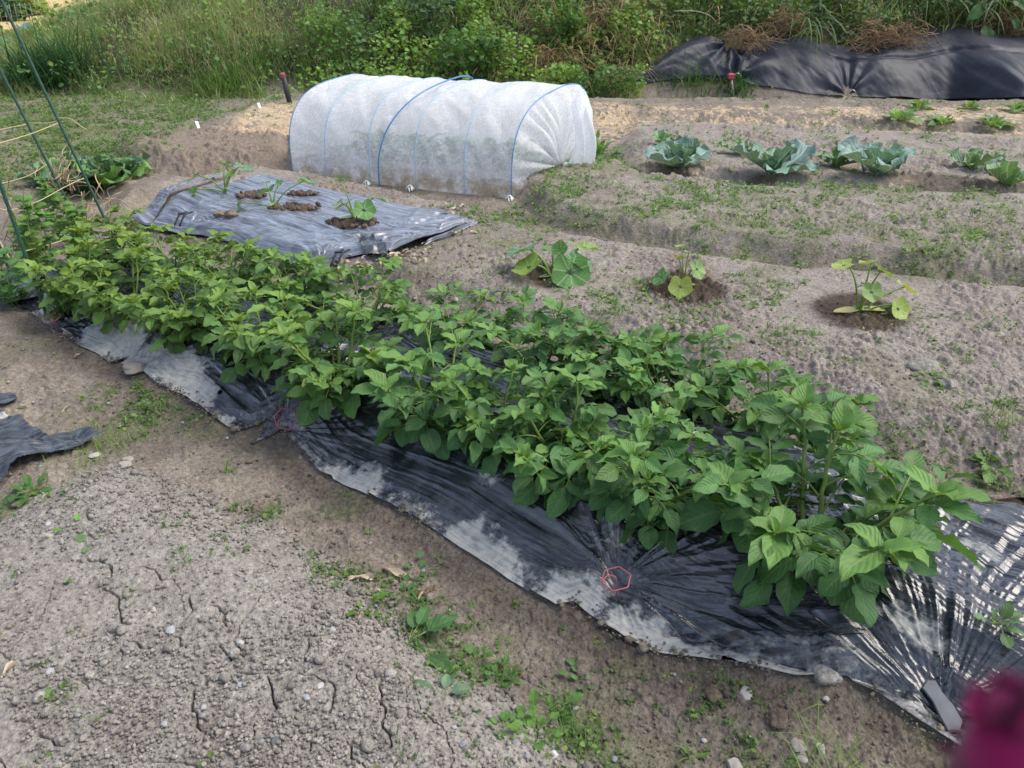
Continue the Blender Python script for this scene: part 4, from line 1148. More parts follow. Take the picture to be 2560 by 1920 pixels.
# ------------------------------------------------------------------ ROW COVER TUNNEL
def build_tunnel():
    zb = .10
    FL = np.array([*G(632, 366, zb), zb]); FR = np.array([*G(1105, 410, zb - .02), zb - .02]); BR = np.array([*G(1272, 338, zb), zb])
    BL = FL + (BR - FR) * np.array([.96, .96, 1])
    T = thing('row_cover_tunnel', 'white fleece tunnel on blue hoops, gathered at its right end', 'row cover', tuple((FL + BR) / 2 * np.array([1, 1, 0]) + np.array([0, 0, zb])))
    org = np.array(T.location)
    for q_ in (FL, FR, BR, BL): q_[2] = zat(q_[0], q_[1]) + .012
    def arch(s, a, grow=0.0, h=.632):
        f = FL + (FR - FL) * s; b = BL + (BR - BL) * s
        c = (f + b) / 2; hw = (b - f) / 2
        p = np.abs(np.cos(a)) ** .72 * np.sign(np.cos(a)); z_ = np.clip(np.sin(a), 0, 1) ** .64
        bul = 1 + grow + .05 * np.sin(a)
        return c[None] - hw[None] * (p * bul)[:, None] + np.array([0, 0, 1.0])[None] * (z_ * (h + grow * .6))[:, None]
    hoops = [0, .17, .375, .585, .80, 1.0]
    na = 72; ang = np.linspace(0, pi, na)
    sv = np.linspace(0, 1, 150)
    V = []; dense = []
    for s in sv:
        k = np.searchsorted(hoops, s); k = min(max(k, 1), len(hoops) - 1)
        a0, a1 = hoops[k - 1], hoops[k]; f = (s - a0) / (a1 - a0)
        sag = -.030 * 4 * f * (1 - f)
        g = sag * (.35 + .65 * np.sin(ang)) 
        P = arch(s, ang, 0, .632)
        c = (FL + (FR - FL) * s + BL + (BR - BL) * s) / 2
        D = P - c; n = np.linalg.norm(D, axis=1, keepdims=True) + 1e-6
        wr = .014 * (fbm(s * 9 + ang * 2.2, ang * 5 - s * 4, 801, 3) - .5) + .022 * (1 - np.abs(2 * vnoise(s * 7 + ang * 2.6, ang * 1.2 - s * 3, 809) - 1)) ** 3 + .012 * (vnoise(s * 30 + ang * 6, ang * 3, 803) - .5) * 4 * f * (1 - f) 
        # drag folds running down to each clip
        for sc, am in ((0, .03), (.36, .02), (.55, .035), (1.0, .03)):
            rr_ = np.hypot((s - sc) * 2.1, ang * .8); th = np.arctan2(ang * .8, (s - sc) * 2.1)
            wr = wr + am * (vnoise(th * 6 + sc * 9, rr_ * 2, 805) - .5) * np.exp(-(rr_ / .6) ** 2)
        wr = wr * (.15 + .85 * min(1, 5 * f * (1 - f)))
        V.append(P + D / n * (g + wr)[:, None])
        dense.append(.30 * sm((vnoise(s * 40 + ang * 8, ang * 2.5 + s * 6, 807) - .62) / .2) + .5 * np.exp(-(ang / .05) ** 2) + .35 * np.exp(-((np.pi - ang) / .05) ** 2) + .25 * np.sin(ang) ** 6)
    V = np.array(V); dense = np.array(dense)
    cov = Acc(); cov.add((V - org).reshape(-1, 3), grid_faces(na, len(sv)))
    # ends: pleats drawn to a tie point
    DD = [dense.ravel()]
    for s, tie in ((1.0, np.array([*G(1213, 366, zb), zb + .03])), (0.0, None)):
        E0 = V[-1] if s == 1.0 else V[0]
        if tie is None: tie = (FL + BL) / 2 - (FR - FL) * .03 + np.array([0, 0, .03])
        nr = 40; R = []
        out = nrm((FR - FL)) * (1 if s else -1)
        for i in range(nr):
            f = i / (nr - 1)
            P = E0 * (1 - f) + tie[None] * f
            bulge = .10 * np.sin(pi * min(1, f * 1.0)) * (1 - f)
            pl = .040 * np.sin(ang * 26 + 3 * np.sin(ang * 5)) * (f * (1 - f) * 4) ** .7 * (1 - f * .6) + .018 * np.sin(ang * 55) * f * (1 - f) * 2
            P = P + out[None] * (bulge + pl)[:, None]
            R.append(P)
        cov.add((np.array(R) - org).reshape(-1, 3), grid_faces(na, nr))
        pleat = np.array([[.25 * (i / nr) + .45 * max(0, sin(a_ * 26 + 3 * sin(a_ * 5))) * min(1, 1.5 * i / nr) for a_ in ang] for i in range(nr)])
        DD.append(pleat.ravel())
        if s: TIE = tie
    zz_ = cov.verts()[:, 2] + org[2]; o = cov.obj('cover', M['fleece'], T, attrs={'dense': np.concatenate(DD), 'dirt': np.exp(-np.clip(zz_ - .12, 0, None) / .07)})
    # gathered tail of spare cloth standing up beside the tie
    tl = Acc(); n, m = 30, 26
    def VP(u, v, Y): return GY(u, v, Y)
    Yt = TIE[1]
    q = []
    for j in range(m):
        f = j / (m - 1)
        L0 = np.array(VP(1205, 366, Yt)); R0 = np.array(VP(1262, 357, Yt - .02))
        top = np.array(VP(1216 + 22 * f + (14 if f > .6 else 0), 215 + 42 * abs(f - .35) + 22 * (f > .45) * (f < .7), Yt + .03))
        bot = L0 * (1 - f) + R0 * f
        left = bot
        for i in range(n):
            g = i / (n - 1)
            p = bot * (1 - g) + top * g
            p = p + nrm(FR - FL) * (.06 + .025 * sin(f * 15 + g * 2) * (1 - .3 * g) + .05 * sin(pi * g))
            q.append(p)
    tl.add(np.array(q) - org, grid_faces(n, m))
    tl.obj('tail', M['fleece'], T, attrs={'dense': np.full(len(q), .9)})
    kn = Acc(); blob(kn, TIE + nrm(FR - FL) * .05 - org, .035, 5, (1, 1, 1), .9, .3, 3)
    kn.obj('knot', M['fleece'], T, attrs={'dense': np.full(kn.n, .8)})
    for s in hoops:
        h = Acc(); a_ = np.linspace(-.02, pi + .02, 60)
        P = arch(s, np.clip(a_, 0, pi), -.001, .632); P[0, 2] -= .06; P[-1, 2] -= .06
        tube(h, P - org, .0042, 6); h.obj('hoop', M['paleblue'] if 0 < s < 1 else M['blue'], T)
    h = Acc(); a_ = np.linspace(0, pi, 60)
    P = arch(.42, a_, .03, .64); P = P + nrm(FR - FL)[None] * (.20 * np.sin(a_) ** 1.5)[:, None]; P[0, 2] -= .08
    tube(h, P - org, .0058, 6); tag(h.obj('hoop', M['blue'], T), 'bright blue hoop holding the cover down from outside')
    # clips on the lower edge
    for s, back in ((0, 0), (.365, 0), (.565, 0), (1.0, 0), (1.0, 1)):
        p = (BL + (BR - BL) * s) if back else (FL + (FR - FL) * s)
        p = p + (nrm(FL - BL) * .03 if not back else nrm(BL - FL) * .03) + np.array([0, 0, .02]) - org
        c = Acc(); e = nrm(FR - FL)
        tube(c, spline([p - e * .035 + np.array([0, 0, -.02]), p + np.array([0, 0, .012]), p + e * .035 + np.array([0, 0, -.015])], 8), .006, 6)
        tube(c, spline([p - e * .01, p + np.array([0, -.03, -.03])], 3), .005, 6)
        tube(c, spline([p + e * .012, p + np.array([.02, -.03, -.02])], 3), .007, 6)
        c.obj('clip', M['white'], T)
    # vegetables growing under it
    labs = ['leafy plant seen dimly through the fleece, leftmost under the tunnel', 'leafy plant seen dimly through the fleece, left of the outside hoop', 'leafy plant seen dimly through the fleece, right of the outside hoop',
            'leafy plant seen dimly through the fleece, fourth along the tunnel', 'leafy plant seen dimly through the fleece beside the right end hoop']
    for i, s in enumerate((.22, .38, .55, .72, .88)):
        c = (FL + (FR - FL) * s) * .58 + (BL + (BR - BL) * s) * .42
        rosette('covered_plant', labs[i], 'vegetable', (c[0], c[1], zat(c[0], c[1])), 16, .26, (.05, .15, .035), (.08, .20, .04), (20, 80), 'plants under the fleece', seed=820 + i, tpls=WT, matk='herb', stalk=.35)
    # film inside
    s_ = np.linspace(.0, 1.03, 90); t_ = np.linspace(.10, .9, 50); S, Tt = np.meshgrid(s_, t_)
    P = (FL[None, None] + (FR - FL) * S[..., None]) * (1 - Tt[..., None]) + (BL + (BR - BL) * S[..., None]) * Tt[..., None]
    P = P.reshape(-1, 3); P[:, 2] = zone(P[:, 0], P[:, 1]) + .02 + .02 * (fbm(P[:, 0] * 6, P[:, 1] * 20, 811, 3) - .5)
    a = Acc(); a.add(P, grid_faces(90, 50), None, np.stack([S.ravel(), Tt.ravel()], -1))
    o = a.obj('mulch_film', M['film_dusty_sheen'], attrs={'dust': np.full(len(P), .42)}); tag(o, 'black plastic film under the white fleece tunnel, corner showing at its right end', 'plastic mulch')
build_tunnel()

# ------------------------------------------------------------------ WEED MAT ON THE BANK
def resample(P, n):
    P = np.asarray(P, float); d = np.concatenate([[0], np.cumsum(np.linalg.norm(np.diff(P, axis=0), axis=1))])
    t = np.linspace(0, d[-1], n)
    return np.stack([np.interp(t, d, P[:, k]) for k in range(P.shape[1])], -1)

MAT_PINS = []
def build_mat():
    bot = np.array([hit(u, v) for u, v in [(1369, 186), (1433, 176), (1500, 172), (1586, 178), (1656, 190), (1740, 203), (1800, 211), (1850, 210), (1917, 215), (2050, 217), (2212, 216), (2450, 214)]])
    top = np.array([hit(u, v) for u, v in [(1371, 174), (1433, 124), (1491, 84), (1528, 81), (1570, 98), (1656, 82), (1735, 85), (1834, 112), (1900, 96), (1959, 78), (2054, 63), (2212, 84), (2450, 90)]])
    # same x spread for both edges
    n, m = 520, 90
    xs = np.linspace(bot[0, 0], bot[-1, 0], n)
    B = np.stack([xs] + [np.interp(xs, bot[:, 0], bot[:, k]) for k in (1, 2)], -1)
    tt = np.interp(np.linspace(0, 1, n), (bot[:, 0] - bot[0, 0]) / (bot[-1, 0] - bot[0, 0]), np.linspace(0, 1, len(bot)))
    Tp = np.stack([np.interp(np.linspace(0, 1, n), (top[:, 0] - top[0, 0]) / (top[-1, 0] - top[0, 0]), top[:, k]) for k in range(3)], -1)
    def smooth(Q, w=31):
        K = np.hanning(w); K /= K.sum()
        return np.stack([np.convolve(np.pad(Q[:, k], w // 2, 'reflect', reflect_type='odd'), K, 'valid') for k in range(3)], -1)
    B = smooth(B, 21); Tp = smooth(smooth(Tp, 61), 41)
    Tt = np.linspace(0, 1, m)
    P = B[None] * (1 - Tt[:, None, None]) + Tp[None] * Tt[:, None, None]
    x = P[..., 0]; t = np.broadcast_to(Tt[:, None], x.shape)
    nn = np.array([0, -.6, .8])
    w = .10 * np.sin(pi * t) * (.6 + .8 * fbm(x * 1.1, t * 2, 901, 2)) + .05 * (fbm(x * 2.6, t * 3, 902, 3) - .5) + .02 * (fbm(x * 9 + t * 5, t * 5, 903, 3) - .5)
    pins = [(hit(1793 + 38, 208), 0), (hit(2165, 206), 0), (hit(1586, 172), 0), (hit(1572, 104), 1)]
    for k, (p, hi) in enumerate(pins):
        dx = P[..., 0] - p[0]; dz = (P[..., 2] - p[2])
        r = np.hypot(dx, dz * 1.3); th = np.arctan2(dz, dx)
        w = w + .13 * (vnoise(th * 4 + 3 * k, r, 910 + k) - .55) * sm(r / .1) * np.exp(-(r / .55) ** 2) - .05 * np.exp(-(r / .09) ** 2)
    w = w + .02 * np.sin(x * 5.2 + 1.5 * np.sin(t * 3)) * sm((fbm(x * .8, t, 921, 2) - .45) / .12)
    w = w - .03 * np.exp(-((t - .62 - .05 * np.sin(x * 2)) / .03) ** 2) * sm((x - 4.0) / .5)
    P = P + w[..., None] * nn
    a = Acc(); a.add(P.reshape(-1, 3) + np.array([0, -.02, .03]), grid_faces(n, m))
    o = a.obj('weed_mat', M['weave']); tag(o, 'long black woven weed mat pegged along the foot of the bank', 'weed mat')
    for (p, hi), lab in zip(pins[:3], ('wire peg at the deep pleat in the middle of the black weed mat', 'pale wire peg near the right end of the black weed mat', 'wire peg behind the red-capped stake on the black weed mat')):
        c = Acc(); p = p + np.array([0, -.10, .05])
        tube(c, spline([p + np.array([-.045, 0, -.03]), p + np.array([-.04, -.02, .02]), p + np.array([.0, -.02, .045]), p + np.array([.045, -.02, .02]), p + np.array([.05, 0, -.02])], 14), .005, 6)
        tag(c.obj('wire_peg', M['steel']), lab, 'peg', 'wire pegs of the weed mat')
    return P
MATP = build_mat()

# ------------------------------------------------------------------ BANK VEGETATION
def strip_tpl(n=4, w=.5, bend=.5, taper=1.0):
    """a grass blade, length 1 along y, bending towards -z"""
    v = np.linspace(0, 1, n + 1); ww = w * (1 - v ** 2 * taper) * .5 + .0
    y = v - .25 * bend * v ** 2; z = -bend * v ** 2 * .6
    V = np.stack([np.stack([-ww, y, z], -1), np.stack([ww, y, z], -1)], 1).reshape(-1, 3)
    UV = np.stack([np.tile([0, 1], n + 1), np.repeat(v, 2)], -1).astype(float)
    return V, grid_faces(2, n + 1), UV
BL_T = [strip_tpl(4, 1, b) for b in (.15, .4, .7, 1.0)]
LF_T = [leaf_tpl(3, 4, .34, .6, .6, .3, .4, 0, 1, 90 + k) for k in range(3)]
CLOVER = [leaf_tpl(3, 3, .42, .5, .5, .2, .2, 0, 1, 95)]

def pick(c, n, var=.25, q=rng):
    return np.asarray(c)[None] * q.uniform(1 - var, 1 + var, (n, 1)) * q.uniform(.9, 1.1, (n, 3))

def blades(acc, x, y, z, L, Wd, col, lean, el0=75, eld=18, q=rng, tp=None):
    n = len(x)
    if n == 0: return
    az = np.arctan2(lean[1], lean[0]) + q.normal(0, 1.2, n); el = np.radians(np.clip(q.normal(el0, eld, n), 5, 90))
    D = np.stack([np.cos(az) * np.cos(el), np.sin(az) * np.cos(el), np.sin(el)], -1)
    Nn = np.stack([-np.cos(az) * np.sin(el), -np.sin(az) * np.sin(el), np.cos(el)], -1)
    tp = tp or BL_T
    pickt = q.integers(0, len(tp), n)
    for k in range(len(tp)):
        m = pickt == k
        acc.batch(tp[k], np.stack([x, y, z], -1)[m], frames(D[m], Nn[m]), np.stack([Wd[m], L[m], L[m]], -1), col[m])

def leaves(acc, x, y, z, s, col, q=rng, tp=None, up=.6, outw=(0, -.6, .8)):
    n = len(x)
    if n == 0: return
    az = q.uniform(0, 6.28, n); el = q.normal(0, .4, n)
    D = np.stack([np.cos(az) * np.cos(el), np.sin(az) * np.cos(el), np.sin(el)], -1)
    Nn = np.asarray(outw)[None] + q.normal(0, .5, (n, 3))
    tp = tp or LF_T
    for k in range(len(tp)):
        m = np.arange(n) % len(tp) == k
        acc.batch(tp[k], np.stack([x, y, z], -1)[m], frames(D[m], Nn[m]), s[m], col[m])

def on_mat(x, y):
    return (x > MATP[0, 0, 0] + .1) & (y < np.interp(x, MATP[-1, :, 0], MATP[-1, :, 1]) + .02)

def bank():
    q = np.random.default_rng(11)
    def pts(n, x0, x1, d0, d1):
        x = q.uniform(x0, x1, n); y = q.uniform(10.2, 17.5, n)
        sd = polysd(x, y, HILL)
        k = (sd > d0) & (sd < d1) & ~on_mat(x, y) & (np.abs(x / y) < .78)
        x, y = x[k], y[k]
        return x, y, zone(x, y)
    # mounds: the sward rises and falls in clumps
    def clump(x, y, f=1.6, seed=951): return fbm(x * f, y * f, seed, 3)
    acc = Acc()
    # fine grass, left
    x, y, z = pts(150000, -10.5, 9, -.7, 4.2)
    cl = clump(x, y); leftness = sm((-x - .5) / 3.0)
    k = q.random(len(x)) < (.30 + .70 * leftness) * (.35 + .9 * sm((cl - .3) / .3)); x, y, z, cl, lf = x[k], y[k], z[k], cl[k], leftness[k]
    n = len(x)
    col = pick((.30, .38, .12), n); col2 = pick((.17, .30, .07), n); col3 = pick((.46, .43, .24), n, .3)
    pt = sm((clump(x, y, 1.1, 961) - .42) / .15)[:, None]
    col = col * pt + col2 * (1 - pt)
    dry = (q.random(n) < .12 + .28 * sm((clump(x, y, .9, 971) - .5) / .12))[:, None]
    col = np.where(dry, col3, col)
    L = (.14 + .25 * q.random(n)) * (.6 + .9 * sm((cl - .35) / .3))
    sdk = sm((polysd(x, y, HILL) + .7) / .9); L = L * (.25 + .75 * sdk)
    blades(acc, x, y, z, L, .006 + .008 * q.random(n), col, (0, -1), 55, 26, q)
    o = acc.obj('grass', M['grass']); tag(o, 'dense uncut grass and stems covering the bank', 'grass', kind='stuff')
    # seed heads
    acc = Acc()
    x, y, z = pts(26000, -10, 2, .1, 4)
    k = q.random(len(x)) < sm((clump(x, y, .9, 971) - .42) / .15) * (.25 + .75 * sm((-x - 1) / 2)); x, y, z = x[k], y[k], z[k]; n = len(x)
    blades(acc, x, y, z + .12 + .16 * q.random(n), .03 + .05 * q.random(n), .008 + .008 * q.random(n), pick((.40, .37, .20), n, .3), (.5, -1), 50, 30, q)
    o = acc.obj('grass_seed_heads', M['grass']); tag(o, 'pale straw-coloured grass seed heads over the left bank', 'grass', kind='stuff')
    # leafy weeds
    acc = Acc()
    x, y, z = pts(250000, -9.5, 9.5, -.4, 3.6)
    cl = clump(x, y, 1.9, 981); right = sm((x + 3.4) / 2.6)
    k = q.random(len(x)) < (.06 + .94 * right) * (.15 + .95 * sm((cl - .30) / .25)); x, y, z, cl, right = x[k], y[k], z[k], cl[k], right[k]; n = len(x)
    hgt = (.05 + .42 * sm((cl - .3) / .35)) * q.random(n) ** .6
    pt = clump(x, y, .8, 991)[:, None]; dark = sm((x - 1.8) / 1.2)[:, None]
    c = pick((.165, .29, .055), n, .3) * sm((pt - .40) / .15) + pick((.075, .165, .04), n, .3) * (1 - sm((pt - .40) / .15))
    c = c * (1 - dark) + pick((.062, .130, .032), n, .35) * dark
    yl = (q.random(n) < .05)[:, None]; c = np.where(yl, pick((.22, .24, .05), n), c)
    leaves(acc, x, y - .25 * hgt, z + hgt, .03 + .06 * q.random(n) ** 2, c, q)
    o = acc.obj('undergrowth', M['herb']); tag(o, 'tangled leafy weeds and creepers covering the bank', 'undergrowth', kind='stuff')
    # dry stems
    acc = Acc()
    x, y, z = pts(22000, -3, 7, -.1, 2.2)
    k = q.random(len(x)) < sm((clump(x, y, 1.3, 995) - .42) / .1) * (np.exp(-((x - 1.5) / 1.1) ** 2) * 1.0 + .10); x, y, z = x[k], y[k], z[k]; n = len(x)
    blades(acc, x, y - .10, z + .10 + .25 * q.random(n), .25 + .35 * q.random(n), .006 + .005 * q.random(n), pick((.36, .25, .14), n, .35), (0, -1), 0, 35, q)
    o = acc.obj('dry_stems', M['straw']); tag(o, 'thin dead brown stems tangled in the bank greenery', 'dead stems', kind='stuff')
bank()

def straw_clump(u, v, w, h, n, label, seed, c=(.46, .34, .20), droop=.2):
    q = np.random.default_rng(seed); p = hit(u, v); d = np.linalg.norm(p); wx = w / FPX * d; hz = h / FPX * d
    a = Acc()
    for k in range(n):
        s = p + np.array([q.normal(0, wx * .28), -.05 - .16 * q.random(), .12 + q.normal(0, hz * .25)])
        az = q.uniform(0, 6.28); L = q.uniform(.10, .38)
        e = np.array([cos(az) * L, -.10 * q.random(), -droop * q.random() * L * 1.5 + .25 * L * q.normal()])
        mdl = s + e * .5 + np.array([0, -.03, .06]) * q.normal(0, 1)
        col = np.array(c) * q.uniform(.5, 1.4)
        tube(a, spline([s, mdl, s + e], 6), q.uniform(.0025, .005), 3, col, False)
    tag(a.obj('straw_clump', M['straw']), label, 'dead grass', 'clumps of pulled dead grass on the bank')
straw_clump(1160, 75, 45, 110, 170, 'narrow hanging clump of dead brown grass on the bank above the tunnel right end', 1, droop=1.2)
straw_clump(1375, 42, 70, 80, 230, 'rounded ball of dead straw on the bank left of the black mat', 2)
straw_clump(1280, 75, 90, 110, 190, 'loose spread of dead stems on the bank between two thicker clumps', 3, (.36, .27, .14), .8)
straw_clump(1185, 150, 110, 70, 220, 'low dead straw pile on the bank just behind the tunnel', 4, (.40, .29, .15), .6)
straw_clump(1608, 103, 60, 45, 200, 'small brown root tangle lying on the left part of the black mat', 5, (.36, .25, .15))
straw_clump(1690, 68, 60, 45, 180, 'brown dead grass at the upper edge of the black mat, second from its left end', 6, (.33, .22, .13))
straw_clump(1905, 98, 120, 60, 430, 'largest pile of dead brown straw spilling over the middle of the black mat', 7, (.36, .25, .15))
straw_clump(2180, 62, 90, 35, 150, 'dead straw above the black mat at the right picture edge', 8, (.34, .22, .13))

def shrub(name, label, u, v, w, h, n, ls, c0, c1, seed, tp=None, cat='shrub', fwd=.3):
    q = np.random.default_rng(seed); p = hit(u, v + h * .5); d = np.linalg.norm(p); rx = w / FPX * d * .5; rz = h / FPX * d * .55
    t = thing(name, label, cat, tuple(p))
    st = Acc(); lv = Acc()
    D = q.normal(0, 1, (n, 3)); D = nrm(D) * (q.random((n, 1)) ** .4)
    P = np.stack([D[:, 0] * rx, D[:, 1] * rx * .6 - fwd * .6, rz * (1.0 + D[:, 2])], -1)
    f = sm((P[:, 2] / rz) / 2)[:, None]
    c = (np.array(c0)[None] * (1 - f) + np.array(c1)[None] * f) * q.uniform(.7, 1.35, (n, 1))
    s = ls * q.uniform(.6, 1.3, n)
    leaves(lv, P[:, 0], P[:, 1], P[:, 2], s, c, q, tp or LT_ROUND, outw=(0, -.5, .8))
    for k in range(9):
        tube(st, spline([(q.normal(0, .05), 0, -.05), P[k * 5] * .5 + np.array([0, 0, .05]), P[k * 5]], 6), .006, 4)
    st.obj('stem', M['stem'], t); lv.obj('leaves', M['herb'], t)
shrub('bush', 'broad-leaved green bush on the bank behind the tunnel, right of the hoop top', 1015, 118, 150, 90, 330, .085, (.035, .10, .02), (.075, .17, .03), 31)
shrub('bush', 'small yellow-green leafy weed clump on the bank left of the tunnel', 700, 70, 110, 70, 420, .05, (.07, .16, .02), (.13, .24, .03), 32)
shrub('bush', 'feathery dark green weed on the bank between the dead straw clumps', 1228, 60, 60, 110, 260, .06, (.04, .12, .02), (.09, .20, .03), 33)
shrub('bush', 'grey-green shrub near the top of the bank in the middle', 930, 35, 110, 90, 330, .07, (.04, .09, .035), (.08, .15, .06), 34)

def tussock(label, u, v, n, L, c, seed, wdt=.014, spread=.12, el=60, hang=False, name='grass_tussock', cat='grass clump'):
    q = np.random.default_rng(seed); p = hit(u, v)
    if hang: p = p + np.array([0, -.22, .16])
    a = Acc()
    x = q.normal(0, spread, n); y = q.normal(0, spread * .6, n)
    z = zone(p[0] + x, p[1] + y) - p[2] if not hang else .05 * q.normal(0, 1, n)
    blades(a, x, y, z, L * q.uniform(.6, 1.2, n), wdt * q.uniform(.6, 1.2, n), pick(c, n, .3, q), (0, -1), el, 22, q, BL_T[1:] if not hang else BL_T[2:])
    tag(a.obj(name, M['grass'], None, tuple(p)), label, cat)
tussock('tall dark green grass clump beside the left stakes at the foot of the bank', 105, 175, 700, .75, (.065, .15, .05), 41, .020, .34, 68)
tussock('bright grass clump at the bank foot left of the black pipe', 480, 205, 260, .42, (.10, .20, .03), 42, .012, .25, 60)
tussock('long grass blades hanging over the black mat at its right end', 2150, 30, 70, .85, (.10, .17, .06), 43, .022, .35, 10, True)
tussock('few long grass blades hanging over the straw at the middle of the mat', 1960, 20, 34, .8, (.09, .16, .05), 44, .020, .22, 10, True)
tussock('grass blades arching onto the left half of the black mat', 1740, 70, 40, .8, (.09, .17, .05), 45, .020, .14, 15, True)
tussock('green grass tuft growing before the left end of the black mat', 1490, 182, 170, .38, (.09, .19, .04), 46, .012, .22, 60)
tussock('leafy grass tuft at the foot of the red-capped stake', 1590, 195, 120, .30, (.08, .18, .04), 47, .016, .12, 55)
tussock('long grass clump arching out near the top of the middle bank', 830, 25, 120, .8, (.10, .18, .05), 48, .02, .25, 55)
tussock('two tall grass blades right of the rounded straw ball', 1385, 150, 10, .75, (.08, .16, .04), 49, .022, .04, 80)

def big_leaf_plant():
    q = np.random.default_rng(51); p = hit(2105, 36) + np.array([0, -.50, .16])
    t = thing('broad_leaf_weed', 'large pointed green leaves hanging over the black mat at the upper right', 'weed', tuple(p))
    st = Acc(); lv = Acc()
    d = np.linalg.norm(p); k = d / FPX
    for (du, dv, s, az, el) in [(-12, 30, .30, 250, -60), (15, 50, .26, 285, -55), (-30, 0, .26, 200, -40), (20, -10, .24, 330, -30), (0, -25, .22, 270, 10), (-18, -30, .2, 150, 10), (30, 20, .16, 320, -55)]:
        o = np.array([du * k, -.04 * q.random(), -dv * k]); D = np.array([cos(radians(az)) * cos(radians(el)), sin(radians(az)) * cos(radians(el)) * .6 - .3, sin(radians(el))])
        tube(st, spline([(0, 0, .15), o * .5 + np.array([0, -.02, .03]), o], 6), .005, 5)
        lv.batch(LT[3], [o], frames(D[None], np.array([[0, -.9, .5]])), [[s * 1.15, s, s]], pick((.05, .125, .035), 1, .15, q))
    st.obj('stem', M['stem'], t); lv.obj('leaves', M['potato'], t)
big_leaf_plant()

# pale bare twig on the bank
a = Acc(); d0 = hit(1490, 40)
tube(a, spline([GY(1455, 24, d0[1] - .35), GY(1500, 24, d0[1] - .4), GY(1530, 32, d0[1] - .4), GY(1546, 46, d0[1] - .35)], 14), np.linspace(.009, .005, 14), 6)
tag(a.obj('twig', M['wood']), 'pale bare twig sticking out of the bank above the black mat', 'twig')

# red-capped marker stake, black pipe with cap
p = hit(1588, 205)
t = thing('marker_stake', 'short stake with a red plastic cap at the foot of the black mat', 'stake', tuple(p))
a = Acc(); tp = GY(1579, 165, p[1]) - p; tube(a, [np.array([0, 0, -.1]), tp], .016, 8); a.obj('stake', M['wood'], t)
a = Acc(); bm_ = np.array([[x, y, z] for z in (-.045, .045) for y in (-.04, .04) for x in (-.05, .05)], float)
def bevel_box(acc, c, sx, sy, sz, b=.008, C=(1, 1, 1)):
    V = []; 
    for z, e in ((-sz, b), (-sz + b, 0), (sz - b, 0), (sz, b)):
        for x, y in ((-1, -1), (1, -1), (1, 1), (-1, 1)): V.append((x * (sx - e), y * (sy - e), z))
    F = [(4 * k + i, 4 * k + (i + 1) % 4, 4 * (k + 1) + (i + 1) % 4, 4 * (k + 1) + i) for k in range(3) for i in range(4)] + [(3, 2, 1, 0), (12, 13, 14, 15)]
    acc.add(np.array(V) + c, F, None, None, C)
bevel_box(a, tp, .042, .04, .038, .012); a.obj('cap', M['red'], t, smooth=False)
p = hit(628, 222)
t = thing('vent_pipe', 'leaning black pipe with a faded red cap behind the left end of the tunnel', 'pipe', tuple(p))
tp = GY(609, 158, p[1] - .1) - p; a = Acc(); tube(a, [np.array([0, 0, -.1]), tp * .87], .031, 12); a.obj('pipe', M['pipe'], t)
a = Acc(); tube(a, [tp * .86, tp * .87, tp * .99, tp], [.029, .032, .032, .026], 12); a.obj('cap', M['rust'], t)

# plant labels
for (u, v, ub, vb, lab) in ((424, 262, 430, 278, 'small white plant label stuck in the nearer sawdust bed'), (558, 222, 563, 236, 'small white plant label stuck in the farther sawdust bed')):
    p = hit(ub, vb); tp = GY(u, v, p[1] + .07) - p; a = Acc()
    n = nrm(tp); sx = np.array([.014, 0, 0]); th = np.array([0, .002, 0]); b0 = -n * .06
    V = [b0 - sx * .2 - th, b0 + sx * .2 - th, -sx - th + n * .0, sx - th, tp - sx - th, tp + sx - th]
    V = np.array(V + [w + 2 * th for w in V])
    F = [(0, 1, 3, 2), (2, 3, 5, 4), (7, 6, 8, 9), (9, 8, 10, 11), (1, 7, 9, 3), (3, 9, 11, 5), (6, 0, 2, 8), (8, 2, 4, 10), (4, 5, 11, 10), (0, 6, 7, 1)]
    t = thing('plant_label', lab, 'plant label', tuple(p), 0, 'white plant labels')
    a.add(V, F); a.obj('stick', M['white'], t, smooth=False)
    g = Acc()
    for k in range(2):
        c = tp * (.45 + .12 * k); g.add(np.array([c - sx * .2 - th * 1.5, c + sx * .12 - th * 1.5, c + sx * .12 - th * 1.5 + n * .003, c - sx * .2 - th * 1.5 + n * .005]), [(0, 1, 2, 3)])
    g.obj('writing', M['slate'], t, smooth=False)

# ------------------------------------------------------------------ STAKES, TWINE, PEAS
def stake(label, ub, vb, u2, v2, L, zb=.05, Y2=None):
    b = G(ub, vb, zb); B = np.array([b[0], b[1], zb]); Q = GY(u2, v2, b[1] if Y2 is None else Y2)
    d = nrm(Q - B); n = int(L / .012)
    P = B[None] - d * .12 + d * np.linspace(0, L + .12, n)[:, None]
    r = .0085 + .0013 * (np.arange(n) % 4 == 0)
    r[-2:] = [.008, .004]
    a = Acc(); tube(a, P, r, 9)
    tag(a.obj('garden_stake', M['stakegreen']), label, 'garden stake', 'green garden stakes'); return B, d
ST1 = stake('nearest green garden stake, standing in the left end of the black potato film', 90, 650, 0, 396, 1.75, .1)
ST2 = stake('green garden stake running from the rear potato plants to the upper left corner', 229, 478, 3, 0, 1.8, .08)
ST3 = stake('green garden stake standing left of the corner stake, passing behind the dry vines', 168, 480, 0, 150, 1.7, .05)
ST4 = stake('dark stub of a green stake at the left picture edge below the twine', 26, 596, -20, 490, 1.7, .05)

